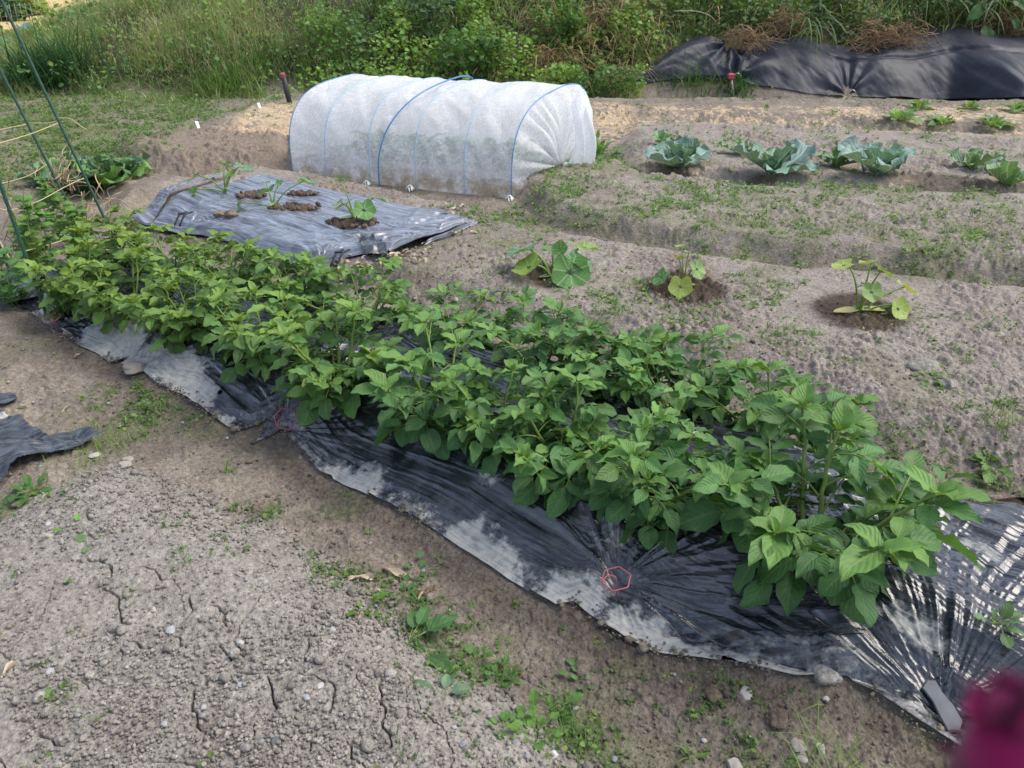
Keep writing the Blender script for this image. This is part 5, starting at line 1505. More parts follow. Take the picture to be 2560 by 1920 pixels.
def twine(label, pts, r=.0028, n=30):
    a = Acc(); P = spline([GY(u, v, Y) for u, v, Y in pts], n); tube(a, P, r, 5)
    tag(a.obj('twine', M['twine']), label, 'twine', 'straw twine tied between the stakes')
Y1, Y2_, Y3 = 3.85, 5.28, 5.25
twine('upper twine stretched level between the two leaning stakes', [(-30, 286, 4.6), (59, 268, Y3), (64, 266, Y3 - .02), (100, 266, Y3), (130, 262, Y2_ - .02)])
twine('upper twine slanting down to the left picture edge from the corner stake', [(130, 264, Y2_ - .02), (70, 288, 4.9), (0, 309, 4.5), (-30, 318, 4.3)])
twine('loose curling end of twine right of the corner stake', [(127, 255, Y2_ - .02), (150, 256, Y2_), (166, 266, Y2_ - .03), (180, 276, Y2_ - .03), (188, 280, Y2_)])
twine('middle twine from the left edge up to the second stake', [(-30, 402, 4.6), (0, 397, 4.7), (60, 380, 5.0), (106, 352, Y3 - .02)])
twine('sagging twine between second and corner stake', [(106, 352, Y3 - .02), (122, 371, Y3 - .05), (145, 390, Y3 - .05), (187, 386, Y2_ - .03)])
twine('middle twine running from the nearest stake up to the corner stake', [(-20, 440, 3.7), (18, 454, Y1 - .03), (80, 436, 4.4), (140, 404, 4.9), (186, 382, Y2_ - .03)])
twine('lowest twine dropping left of the nearest stake', [(-6, 512, 3.9), (10, 540, 3.85), (27, 561, 3.8), (52, 543, Y1 - .03)])
twine('lowest twine from the nearest stake up across the rear potato leaves', [(52, 543, Y1 - .03), (100, 530, 4.2), (150, 514, 4.6), (206, 492, Y2_ - .05)])

def dry_vine(label, seed, u0, u1, v0, v1, n, Y):
    q = np.random.default_rng(seed); a = Acc()
    for k in range(n):
        u, v = q.uniform(u0, u1), q.uniform(v0, v1); pts = [(u, v, Y + q.normal(0, .08))]
        an = q.uniform(0, 6.28); 
        for j in range(3):
            an += q.normal(0, .9); u += cos(an) * 18; v += sin(an) * 22
            pts.append((u, v, Y + q.normal(0, .08)))
        c = np.array((.50, .40, .25)) * q.uniform(.65, 1.25)
        tube(a, spline([GY(*p) for p in pts], 12), q.uniform(.0016, .004), 4, c, False)
    for k in range(n // 3):
        u, v = q.uniform(u0, u1), q.uniform(v0, v1)
        D = np.array([q.normal(0, .5), q.normal(0, .3), -1]); a.batch(LT[k % 7], [GY(u, v, Y)], frames(D[None], np.array([[.3, -1, .2]])), np.array([[.03, .10, .10]]), pick((.46, .36, .22), 1, .3, q))
    tag(a.obj('dried_vine', M['straw']), label, 'dried vine', 'dried pea vines on the twine')
dry_vine('dead straw-coloured pea vine caught on the middle twine between the leaning stakes', 61, 95, 160, 345, 420, 26, 5.2)
dry_vine('dead pea vine low at the feet of the leaning stakes', 62, 130, 240, 410, 480, 26, 5.2)
dry_vine('dead pea vine hanging at the left picture edge beside the nearest stake', 63, 5, 70, 440, 600, 14, 4.2)
def pea(label, u, v, H, w, seed, Y=None, c=(.12, .24, .055)):
    q = np.random.default_rng(seed); p2 = G(u, v, .05); base = np.array([p2[0], p2[1], zat(*p2)])
    t = thing('pea_plant', label, 'pea plant', tuple(base), 0, 'pea plants climbing the twine')
    st = Acc(); lv = Acc()
    for k in range(4):
        top = np.array([q.normal(0, w * .5), q.normal(0, w * .4), H * q.uniform(.7, 1.1)]); P = spline([(0, 0, -.02), top * .5 + q.normal(0, .03, 3), top], 14)
        P[:, :2] += np.cumsum(q.normal(0, .008, (14, 2)), 0); tube(st, P, .003, 5)
        for i in range(2, 14):
            for sg in (-1, 1):
                az = q.uniform(0, 6.28); D = np.array([cos(az), sin(az), q.uniform(-.2, .7)]); lv.batch(LT_ROUND[i % 3], [P[i]], frames(D[None], np.array([[0, -.3, 1.0]])), [q.uniform(.04, .075)], pick(c, 1, .25, q))
            if q.random() < .3:
                e = P[i] + np.array([q.normal(0, .06), -.02, q.uniform(.02, .1)]); tube(st, spline([P[i], (P[i] + e) / 2 + q.normal(0, .02, 3), e], 7), .0012, 3)
    st.obj('stem', M['stem'], t); lv.obj('leaves', M['herb'], t)
pea('pea plant with rounded pale leaves between the nearest and second stake', 110, 590, .42, .12, 71)
pea('pea plant climbing beside the second stake below the dry vine', 135, 505, .46, .08, 72)
pea('pea plant at the left edge left of the nearest stake', 30, 640, .32, .15, 73, c=(.10, .22, .07))
pea('low pea plant in front of the corner stake foot', 178, 520, .28, .08, 74)
pea('yellowish pea plant just right of the nearest stake top leaves', 75, 575, .36, .08, 75, c=(.17, .27, .05))

# ------------------------------------------------------------------ PINS, STONES, SCRAPS
def hexpin(label, u, v, R=.040, tilt=(0, 0, 0), z=.075, rot=.2):
    p = G(u, v, z); a = Acc()
    pts = []
    for k in range(6):
        a0 = rot + k * pi / 3; a1 = rot + (k + 1) * pi / 3
        for f in np.linspace(.06, .94, 6): pts.append(((1 - f) * cos(a0) * R + f * cos(a1) * R, (1 - f) * sin(a0) * R + f * sin(a1) * R, .0))
    P = np.array(pts); P = np.vstack([P, P[:1]])
    tube(a, P, .0021, 7)
    hk = spline([P[18] + np.array([0, 0, .001]), np.array([-.6 * R, .18 * R, .004]), np.array([-.15 * R, .15 * R, .004]), np.array([0, 0, -.004]), np.array([0, 0, -.08])], 16); tube(a, hk, .0021, 7)
    o = a.obj('ground_pin', M['pink']); o.location = (p[0], p[1], z); o.rotation_euler = tilt
    tag(o, label, 'ground pin', 'pink hexagonal ground pins')
hexpin('pink hexagonal wire pin flat on the film, closest to the camera', 1331, 1250, .041, (radians(10), radians(-6), 0), .105)
hexpin('pink hexagonal wire pin standing tilted in the notch of the film', 617, 905, .043, (radians(55), radians(-25), .5), .07)
hexpin('rusty pink wire pin at the left end of the potato film', 113, 686, .040, (radians(12), radians(-8), .2), .075)
hexpin('pink wire pin on the film corner at the right end of the white tunnel', 1128, 397, .06, (radians(20), 0, 0), .06)

def stone_obj(label, u, v, r, c, seed, flat=.6, zo=0, group=None, name='stone', sub=4, lumpy=0.0):
    p = G(u, v, .08); z = zat(*p); a = Acc(); blob(a, (0, 0, 0), r, seed, c, flat, .16, sub, facet=not lumpy, lumpy=lumpy)
    o = a.obj(name, M['soil'] if lumpy else M['stone'], smooth=bool(lumpy)); o.location = (p[0], p[1], z + r * flat * .25 + zo); tag(o, label, 'stone', group); return o
stone_obj('flat grey stone weighing down the pleated muddy film', 285, 772, .05, (.24, .22, .20), 3, .45, .02)
stone_obj('round mud-covered stone holding the film edge right of the torn hole', 1795, 1418, .036, (.30, .285, .26), 4, .5, .0, lumpy=.05)
stone_obj('brown clod lying on the front edge of the grey film, left one of a pair', 478, 482, .03, (.22, .17, .13), 5, .7, .02, lumpy=.15)
stone_obj('brown clod lying on the front edge of the grey film, right one of a pair', 502, 486, .037, (.20, .155, .12), 6, .7, .02, lumpy=.15)
# slab of slate at the film's right end
p = G(2040, 1512, .07); a = Acc()
q = np.random.default_rng(8); n = 14
out = [(-.030, -.075), (.0, -.085), (.026, -.06), (.03, -.01), (.024, .04), (.028, .08), (.005, .088), (-.022, .07), (-.018, .02), (-.026, -.03)]
out = [(x * .8, y * .72) for x, y in out]
V = [(x, y, .0) for x, y in out] + [(x * .93, y * .95, .006) for x, y in out] + [(0, 0, .007)]
m_ = len(out); F = [(i, (i + 1) % m_, m_ + (i + 1) % m_, m_ + i) for i in range(m_)]; F3 = [(m_ + i, m_ + (i + 1) % m_, 2 * m_) for i in range(m_)]
a.add(np.array(V), F, F3); o = a.obj('slate_slab', M['slate'], smooth=False); o.location = (p[0], p[1], zat(*p) + .020); o.rotation_euler = (radians(13), radians(-9), radians(12))
tag(o, 'thin dark slate slab lying on the film at its right front corner', 'stone')

PEBBLE = [(258, 1365 - 52 + 60, .014, (.40, .40, .40))]
Z7 = lambda x, y: (.4791 * x, 864.1 + .4791 * y)
notable = [((772, 1045), .019, (.42, .43, .45), 'largest blue-grey pebble in the middle of the grey cloddy bed'), ((1083, 1095), .014, (.48, .48, .46), 'pale flat pebble beside the forked crack in the grey bed'),
           ((690, 945), .014, (.46, .43, .34), 'cream pebble behind the largest blue-grey pebble'), ((222, 1222), .016, (.45, .45, .44), 'grey-white pebble at the left of the grey bed'),
           ((225, 615), .020, (.45, .42, .35), 'long pale stone chip near the left rim of the grey bed'), ((215, 548), .014, (.44, .45, .46), 'light pebble near the back left rim of the grey bed'),
           ((258, 493), .012, (.46, .43, .38), 'small pale pebble at the back of the grey bed by a seedling'), ((540, 215), .030, (.40, .36, .30), 'brown-grey stone at the back tip of the grey bed'),
           ((552, 183), .022, (.38, .35, .31), 'stone behind the largest stone at the back tip of the grey bed'), ((400, 165), .020, (.46, .43, .39), 'pale stone in grass beside the crumpled black plastic'),
           ((1245, 1552), .013, (.12, .135, .16), 'dark blue pebble low in the grey bed'), ((1360, 915), .009, (.12, .135, .16), 'tiny dark blue pebble at the right of the grey bed'),
           ((1190, 800), .014, (.38, .39, .39), 'grey pebble among the clods near the furrow weeds'), ((1497, 1022), .014, (.42, .42, .41), 'pale grey pebble at the furrow side of the grey bed'),
           ((1385, 1345), .012, (.40, .41, .42), 'round light pebble at lower right of the grey bed'), ((1080, 1285), .011, (.40, .42, .44), 'square blue-white pebble below the forked crack'),
           ((1440, 1290), .012, (.50, .49, .46), 'white pebble beside the right-hand crack of the grey bed'), ((2195 - 60, 660 - 10), .001, (.4, .4, .4), '')]
for i, ((zx, zy), r, c, lab) in enumerate(notable):
    if lab: stone_obj(lab, *Z7(zx, zy), r * .85, tuple(np.array(c) * .8), 30 + i, .55, .001, name='pebble')
Z8 = lambda x, y: (1175 + .4687 * x, 1080 + .4687 * y)
for i, ((zx, zy), r, c, lab) in enumerate([((910, 1085), .026, (.33, .30, .26), 'broad grey stone on the brown furrow near the bottom edge'), ((955, 785), .022, (.34, .32, .29), 'grey stone touching the film edge below the torn hole'),
                                          ((1205, 1005), .020, (.30, .27, .24), 'stone left of the lower film corner'), ((1310, 1018), .018, (.36, .34, .31), 'small pale stone nearest the lower film corner'),
                                          ((1232, 1055), .016, (.33, .30, .27), 'stone in front of a pair of pale stones by the film corner'), ((800, 775), .03, (.14, .11, .085), 'dark clod under the film edge left of the grey stone'),
                                          ((1100, 895), .03, (.13, .10, .08), 'dark brown clod below the film edge near the lower corner'), ((45, 1088), .014, (.5, .5, .5), 'white pebble at the corner between bed and furrow')]):
    stone_obj(lab, *Z8(zx, zy), r * .8, c, 60 + i, .6, .0, name='clod' if 'clod' in lab else 'pebble' if r < .02 else 'stone', lumpy=.16 if 'clod' in lab else 0)
for i, ((u, v), r, c, lab) in enumerate([((1985, 820), .05, (.27, .25, .22), 'large grey clod on the soil bed right of the potato plants'), ((2035, 855), .04, (.28, .26, .23), 'grey clod in front of the large grey clod at right'),
                                         ((1865, 812 - 120), .012, (.6, .6, .6), 'white pebble in front of the lime squash seedling'), ((985, 635), .02, (.36, .34, .31), 'pale stone on the soil bed before the sturdy squash seedling'),
                                         ((1880, 595 - 130), .02, (.5, .5, .5), 'white stone on the weedy ridge far right')]):
    stone_obj(lab, u, v, r, c, 80 + i, .65, -.006 if r > .03 else .002, name='clod' if r > .03 else 'pebble', lumpy=.16 if r > .03 else 0)
# scattered unremarkable pebbles: one kind, nothing tells them apart
x, y = scatter(900, rmin=1.0, rmax=4.2, seed=77); k = NOFILM(x, y, .05); x, y = x[k][:150], y[k][:150]
z = zone(x, y)
protos = []
for j in range(6):
    a = Acc(); blob(a, (0, 0, 0), 1, 200 + j, [(.30, .30, .29), (.33, .30, .26), (.26, .26, .27), (.38, .37, .35), (.26, .23, .19), (.28, .29, .31)][j],   .6, .18, 3, facet=True)
    protos.append(a)
pm = []
for j in range(6):
    o = protos[j].obj('pebble', M['stone']); pm.append(o)
for i in range(len(x)):
    o = pm[i % 6] if i < 6 else pm[i % 6].copy()
    if i >= 6: COL.objects.link(o)
    s = rng.uniform(.004, .009); o.scale = (s, s * rng.uniform(.7, 1.2), s); o.location = (x[i], y[i], z[i] + s * .3 + .005); o.rotation_euler = (0, 0, rng.uniform(0, 6.28))
    tag(o, 'tiny pale pebble among the soil crumbs', 'pebble', 'tiny pebbles strewn over the beds')

# crumpled plastic at the left
def scrap(name, label, poly_px, zb, seed, amp=.05, m='scrap', dust=.2, n=120):
    P = GP(poly_px, zb); x0, y0 = P.min(0); x1, y1 = P.max(0)
    xs = np.linspace(x0, x1, n); ys = np.linspace(y0, y1, n); X, Y = np.meshgrid(xs, ys); x, y = X.ravel(), Y.ravel()
    z = zone(x, y) + .015 + amp * (np.abs(fbm(x * 4, y * 4, seed, 3) - .5) * 1.6 + .6 * np.abs(fbm(x * 9, y * 9, seed + 5, 3) - .5)) 
    F = grid_faces(n, n); cx, cy = x[F].mean(1), y[F].mean(1); keep = polysd(cx, cy, P) + .015 * (fbm(cx * 20, cy * 20, seed + 9, 3) - .5) > 0
    a = Acc(); a.add(np.stack([x, y, z], -1), F[keep], None, np.stack([x + y, x - y], -1))
    tag(a.obj(name, M[m], attrs={'dust': np.full(len(x), dust)}), label, 'plastic sheet')
scrap('plastic_scrap', 'crumpled sheet of black plastic lying by the left edge of the picture', [(-300, 900), (-40, 872), (40, 882), (75, 905), (100, 918), (150, 903), (218, 918), (165, 945), (100, 965), (40, 985), (0, 1018), (-300, 1100)], .06, 1001, .10, dust=.22)
scrap('plastic_scrap', 'small strip of black plastic behind the crumpled sheet at the left edge', [(-150, 835), (20, 838), (38, 848), (0, 862), (-150, 870)], .04, 1011, .05, dust=.2)
scrap('plastic_scrap', 'small folded black plastic corner half buried beside the grey film', [(775, 552), (800, 548), (838, 572), (842, 585), (825, 590), (790, 580)], .06, 1021, .12, dust=.2, n=70)
scrap('plastic_scrap', 'dark crumpled film flap at the back right end of the potato film', [(2075, 1082), (2120, 1078), (2300, 1125), (2300, 1160), (2200, 1135), (2120, 1105)], .05, 1031, .10, dust=.15, n=80)
scrap('plastic_scrap', 'shiny crumpled plastic end behind the nearest stake', [(5, 600), (60, 588), (110, 600), (80, 640), (30, 648), (5, 640)], .05, 1041, .10, dust=.25, n=80)
# black clips on the grey film's front edge
for u, v, lab in ((396, 469, 'black clip on the left part of the grey film front edge'), (735, 553, 'black clip on the right part of the grey film front edge')):
    p = G(u, v, .14); a = Acc(); zz = .145
    for dx in (-.02, .015):
        tube(a, spline([(p[0] + dx - .03, p[1] - .05, zz - .05), (p[0] + dx, p[1], zz + .012), (p[0] + dx + .03, p[1] + .05, zz + .015)], 8), .006, 6)
    tube(a, spline([(p[0] - .03, p[1] + .0, zz + .016), (p[0] + .03, p[1] + .01, zz + .016)], 4), .006, 6)
    tag(a.obj('film_clip', M['pipe']), lab, 'clip', 'black clips on the grey film')

# ------------------------------------------------------------------ LITTER
DL = [leaf_tpl(5, 11, .10, .55, .8, .9, .3 + .3 * k, .05, 2, 300 + k, twist=1.5) for k in range(3)]
def dry_leaf(label, u, v, L, ang, c=(.44, .36, .26), wid=1.0, k=0, lift=.008, name='dry_leaf', roll=.0):
    p = G(u, v, .06); z = zat(*p)
    a = Acc(); a.add(DL[k % 3][0] * np.array([wid * .62, 1, 1]) * L, DL[k % 3][1], None, DL[k % 3][2], np.array(c))
    o = a.obj(name, M['dry']); o.location = (p[0], p[1], z + lift); o.rotation_euler = (radians(rng.uniform(-6, 10)), radians(rng.uniform(-15, 15)), radians(ang - 90)); tag(o, label, 'dry leaf', 'fallen dry leaves'); return o
Z9 = lambda x, y: ((850 + x * .3857) * .8641, (1280 + y * .3857) * .8641)
dry_leaf('long pale dry bamboo leaf lying across the furrow weeds', *Z9(255, 230), .16, -22, (.52, .43, .32))
dry_leaf('pale dry leaf pointing down-left beside the clods in the furrow', *Z9(40, 350), .10, 25, (.50, .42, .30), 1, 1)
dry_leaf('upright narrow dry leaf above the large cut weed', *Z9(550, 585), .10, 100, (.52, .45, .34), 1.2, 2)
dry_leaf('dark brown curled leaf in the furrow weeds', *Z9(475, 370), .05, -35, (.12, .06, .035), 3.2, 0)
dry_leaf('second brown curled leaf beside the dark one in the furrow', *Z9(600, 330), .055, -110, (.17, .10, .06), 3.0, 1)
dry_leaf('small pale leaf chip under the clods at the bed edge', *Z9(210, 400), .04, 0, (.45, .38, .30), 2, 2)
for i, (u, v, L, an, lab) in enumerate([(150, 755, .12, 78, 'thin pale dry leaf left of the flat stone below the film'), (125, 862, .10, 100, 'pale dry leaf behind the crumpled black sheet'), (20, 855, .16, 12, 'long dry leaf on the strip of black plastic at the left edge'),
                                       (905, 600, .11, 80, 'upright pale dry leaf below the corner of the grey film'), (868, 590, .10, 120, 'slanting dry leaf left of the upright one below the grey film'), (548, 935 + 130, .08, -45, 'small dry leaf in the brown furrow near the film notch'),
                                       (1130, 368 + 22, .18, 5, 'long dry leaf in front of the tunnel right end'), (1102, 425, .12, -60, 'dry leaf standing before the tunnel edge'), (1060, 412, .12, 5, 'dry leaf lying in front of the tunnel film'),
                                       (1245, 590 - 40, .10, 120, 'narrow dry leaf behind the sturdy squash seedling'), (1455, 550, .10, 110, 'dry leaf behind the middle squash seedling'), (680, 865, .06, 10, 'small straw chip in the left furrow grass'),
                                       (2105, 1010, .14, -35, 'faded dry leaf on soil right of the potato row'), (1640, 228, .22, 10, 'pale dry leaf before the black weed mat'), (1820, 207, .35, 25, 'long straw lying at the pleat of the black weed mat'), (1315, 160, .25, 60, 'pale dry leaf on the bank right of the tunnel'),
                                       (900, 1280 - 20, .09, 85, 'thin dry stalk in the right of the grey bed'), (10, 1480, .16, 75, 'curved dry stem at the lower left edge of the grey bed'), (770, 1330, .06, 80, 'short dry straw on the grey bed'), (1690, 395, .15, 60, 'straw in front of the wide cabbage'),
                                       (1700, 440, .14, -15, 'brown dry leaf in the weeds of the far ridge')]):
    dry_leaf(lab, u, v, L * .85, an, tuple(np.array((.44, .37, .27)) * (.75 + .5 * ((i * 7) % 5) / 5)), .8, i)
# heap of broken dry leaves beside the grey film's right end
a = Acc(); q = np.random.default_rng(91)
for k in range(150):
    f = q.random(); u = 700 + 230 * f + q.normal(0, 18); v = 572 + 18 * math.sin(3 * f) - 5 * f + q.normal(0, 9)
    if k > 110: u, v = 985 + q.normal(0, 22), 500 + q.normal(0, 18)
    p = G(u, v, .06); D = np.array([q.normal(), q.normal(), q.normal(0, .25)])
    if polysd(np.array([p[0]]), np.array([p[1]]), M2_POLY)[0] > .02: continue
    a.batch(DL[k % 3], [np.array([p[0], p[1], zat(*p) + .012 + .02 * q.random()])], frames(D[None], np.array([[q.normal(0, .3), q.normal(0, .3), 1]])), np.array([[.14, .07, .07]]) * q.uniform(.5, 1.1), pick((.40, .33, .25), 1, .35, q))
tag(a.obj('leaf_litter', M['dry']), 'broken dry brown leaves heaped along the end of the grey film', 'leaf litter', kind='stuff')

# ------------------------------------------------------------------ LOW WEEDS
def ground_cover():
    q = np.random.default_rng(21); acc = Acc(); gr = Acc()
    x, y = scatter(90000, rmin=1.0, rmax=11.5, amax=44, seed=22)
    x2, y2 = scatter(26000, rmin=6.0, rmax=13, amax=40, seed=23); k = x2 < -1.6; x, y = np.concatenate([x, x2[k]]), np.concatenate([y, y2[k]])
    k = NOFILM(x, y, .03) & (polysd(x, y, HILL) < .5); x, y = x[k], y[k]
    inA = inside(x, y, BED_A, .05); inC = inside(x, y, BED_C); inD = inside(x, y, BED_D); inE = inside(x, y, BED_E); inF = inside(x, y, BED_F); inG = inside(x, y, BED_G, .1)
    lf = sm((-x - 3.0 - .15 * (y - 8)) / .8) * sm((y - 5.5) / 1.0)
    nz = fbm(x * 2.2, y * 2.2, 1101, 4); n2 = fbm(x * 6, y * 6, 1102, 3)
    d = .035 + 0 * x
    d = np.where(inC, .20, d); d = np.where(inD, .58, d); d = np.where(inE, .20, d); d = np.where(inF, .10, d)
    d = np.where(inA, .012, d); d = np.where(inG, .03, d)
    furw = np.exp(-(linesd(x, y, GP([(560, 1080), (760, 1230), (900, 1340), (1000, 1400), (1100, 1440), (1230, 1560)], .03)) / .07) ** 2)
    d = np.maximum(d, .22 * furw * (n2 > .48))
    d = np.maximum(d, .45 * np.exp(-(linesd(x, y, GP([(200, 950), (300, 880), (340, 830)], .03)) / .25) ** 2))
    d = np.maximum(d, .95 * lf)
    lane = np.exp(-(linesd(x, y, GP([(0, 400), (160, 345), (330, 285), (500, 240), (600, 222)], .05)) / .25) ** 2); d = np.maximum(d, .9 * lane)
    lane2 = np.exp(-(linesd(x, y, GP([(1060, 490), (1130, 455), (1240, 420), (1280, 350)], .05)) / .22) ** 2); d = np.maximum(d, .8 * lane2)
    d = d * np.maximum(sm((nz - .34) / .22), .55 * lf) * (.3 + 1.2 * sm((n2 - .4) / .2))
    k = q.random(len(x)) < d; x, y, lf = x[k], y[k], lf[k]
    z = zone(x, y); n = len(x)
    # each is a seedling of a few leaves
    per = 6
    X = np.repeat(x, per); Y = np.repeat(y, per); Z = np.repeat(z, per); r = np.hypot(X, Y)
    sp = np.repeat(q.uniform(.006, .02, n) * (.6 + .14 * np.hypot(x, y)), per)
    X = X + q.normal(0, 1, n * per) * sp; Y = Y + q.normal(0, 1, n * per) * sp
    Z = Z + .004 + np.abs(q.normal(0, 1, n * per)) * sp * .6
    s = q.uniform(.006, .014, n * per) * np.repeat(q.uniform(.7, 1.4, n), per) * (.75 + .13 * r)
    base = np.where(np.repeat(q.random(n) < .35, per)[:, None], np.array([[.20, .31, .075]]), np.array([[.12, .22, .065]]))
    base = base * np.repeat(q.uniform(.6, 1.25, n) * (1 - .22 * lf) * (.72 + .28 * sm((np.hypot(x, y) - 2) / 2)), per)[:, None]
    leaves(acc, X, Y, Z, s, base * q.uniform(.85, 1.15, (n * per, 1)), q, CLOVER + LF_T[:2], outw=(0, -.1, 1))
    o = acc.obj('ground_weeds', M['herb']); tag(o, 'tiny green weed seedlings dotted over soil, paths and ridge', 'weeds', kind='stuff')
    # short grass
    m = q.random(n) < .22
    x, y, z = x[m], y[m], z[m]; per = 7; n = len(x)
    X = np.repeat(x, per) + q.normal(0, .012, n * per); Y = np.repeat(y, per) + q.normal(0, .012, n * per); Z = np.repeat(z, per)
    rr = np.hypot(X, Y)
    blades(gr, X, Y, Z, q.uniform(.02, .06, n * per) * (.8 + .10 * rr), .0022 * (.8 + .16 * rr), pick((.12, .22, .05), n * per, .3, q), (0, 1), 50, 25, q)
    o = gr.obj('short_grass', M['grass']); tag(o, 'short grass blades sprouting from soil and paths', 'grass', kind='stuff')
ground_cover()

def weed(label, u, v, n, L, c, seed, tpls=None, w=1.0, up=(5, 50), stalk=.3, cat='weed', zo=0.0, onfilm=False):
    p = G(u, v, .08 if not onfilm else .15); z = zat(*p) + zo
    rosette('weed', label, cat, (p[0], p[1], z), n, L, c, tuple(np.array(c) * 1.3), up, None, 0, seed, tpls or WT, 'herb', 'leaves', stalk)
weed('cut leafy weed wilting over the furrow edge, largest of the furrow weeds', *Z9(430, 720), 10, .085, (.06, .14, .045), 401, LT, up=(-5, 20), stalk=.5)
weed('limp grey-green weed lying on the grey cloddy bed', *Z9(650, 1120), 6, .075, (.11, .18, .11), 402, LT, up=(0, 15), stalk=.3)
weed('low bright green weed patch at the lower furrow edge', *Z9(1270, 1300), 28, 0.036, (.10, .20, .04), 403, LT_ROUND, up=(0, 40), stalk=.9)
weed('second low weed patch left of the bright furrow patch', *Z9(1050, 1290), 15, 0.03, (.10, .20, .05), 404, LT_ROUND, up=(0, 40), stalk=.8)
weed('trailing weed growing along the furrow rim below the large cut weed', *Z9(850, 830), 33, 0.028, (.08, .17, .04), 405, LT_ROUND, up=(0, 40), stalk=1.1)
weed('trailing weed in the furrow beyond the rim', *Z9(1050, 910), 28, 0.025, (.075, .16, .045), 406, LT_ROUND, up=(0, 40), stalk=1.0)
weed('round-leaved weed in the middle of the furrow near the long dry leaf', *Z9(470, 200), 12, 0.032, (.07, .15, .06), 407, LT_ROUND, up=(5, 40), stalk=.8)
weed('small fresh weed pair on the rim of the grey bed', *Z9(150, 510), 14, .035, (.11, .22, .04), 408, LT_ROUND, up=(5, 50), stalk=.8)
weed('dark weed among dry leaves in the furrow', *Z9(400, 400), 16, 0.035, (.06, .14, .04), 409, WT, up=(0, 40), stalk=.8)
weed('small weed below the pink pin film edge', *Z9(1600, 900), 12, 0.028, (.09, .17, .06), 410, LT_ROUND, up=(5, 30), stalk=.9)
weed('tiny weed in the furrow right of the trailing weeds', *Z9(1400, 1100), 8, .035, (.08, .18, .04), 411, LT_ROUND, up=(5, 40), stalk=.6)
weed('green weed poking through the right end of the potato film', 2150, 1365, 10, .052, (.11, .19, .08), 412, WT, up=(15, 75), stalk=.5, zo=.03, onfilm=True)
weed('two-leaved seedling at the left back of the grey bed', 160, 1142, 4, .045, (.12, .25, .05), 413, LT_ROUND, up=(10, 30), stalk=.5)
weed('small seedling leaf on the grey bed between cracks, left of centre', 193, 1175, 3, .04, (.14, .24, .09), 414, LT_ROUND, up=(5, 20), stalk=.3)
weed('single pale green leaf weed in the lower left of the grey bed', 132, 1502, 6, .028, (.13, .25, .04), 415, LT_ROUND, up=(10, 50), stalk=.3)
weed('leafy weed clump below the crumpled black sheet at the left edge', 45, 1022, 16, .058, (.07, .16, .04), 416, LT_ROUND, up=(5, 50), stalk=.5)
weed('broad green weed at the extreme left below the black sheet', 5, 1055, 8, .065, (.06, .15, .045), 417, LT_ROUND, up=(0, 30), stalk=.4)
weed('weed rosette on the right soil edge beside the potato film', 2150, 985, 12, .075, (.11, .20, .06), 418, WT, up=(10, 50), stalk=.3)
weed('weed beside the right end of the white tunnel', 1290, 350, 30, .10, (.08, .19, .04), 419, LT_ROUND, up=(5, 60), stalk=1.0)
weed('wilted weed before the lime squash seedling', 1878, 702, 9, .05, (.09, .17, .09), 420, LT_ROUND, up=(0, 25), stalk=.7)
weed('weed clump on the near side of the weedy ridge', 1640, 600 - 30, 14, .07, (.09, .19, .05), 421, LT_ROUND, up=(5, 50), stalk=.6)
weed('weed by the grey clods at the right', 2000, 845, 10, .05, (.11, .19, .05), 422, WT, up=(10, 60), stalk=.4)
weed('leafy weed on bare soil behind the rear potato plants', 1340, 770, 12, .05, (.09, .17, .05), 423, LT_ROUND, up=(5, 40), stalk=.6)
weed('spread weed at the foot of the soil bed between rear potato plants', 1290, 715, 14, .055, (.08, .16, .05), 424, WT, up=(5, 40), stalk=.6)

def near_tuft(label, u, v, n, L, c, seed, spread=.03, el=50, wd=.003):
    q = np.random.default_rng(seed); p = G(u, v, .05); z = zat(*p)
    a = Acc(); x = q.normal(0, spread, n); y = q.normal(0, spread, n)
    blades(a, x, y, 0 * x - .003, L * q.uniform(.5, 1.2, n), wd * q.uniform(.6, 1.2, n), pick(c, n, .25, q), (.3, 1), el, 22, q)
    tag(a.obj('grass_tuft', M['grass'], None, (p[0], p[1], z)), label, 'grass tuft', 'grass tufts', 'stuff' if spread > .06 else None)
near_tuft('yellow-green grass tuft in the furrow near the bottom edge below the film corner', 1830, 1630, 60, .15, (.17, .25, .06), 501, .05, 40)
near_tuft('single broad grass blade pair in the furrow at the bottom middle', 1500, 1590, 6, .09, (.15, .24, .06), 502, .0015, 60, .006)
near_tuft('grass tuft on the soil at the right edge beyond the potato film', 2140, 950, 50, .10, (.16, .24, .05), 503, .03, 55)
near_tuft('yellowish grass by the crumpled black sheet on the left', 190, 945, 110, .09, (.15, .25, .04), 504, .09, 55)
near_tuft('sparse grass on the furrow path behind the black sheet', 300, 870, 120, .07, (.12, .22, .05), 505, .16, 50)
near_tuft('small grass plant in the furrow left of the film notch', 487, 990, 12, .07, (.13, .24, .05), 506, .01, 55, .005)
near_tuft('small grass plant in the brown furrow right of the first dry leaf', 683, 1080, 10, .08, (.13, .22, .07), 507, .01, 45, .005)

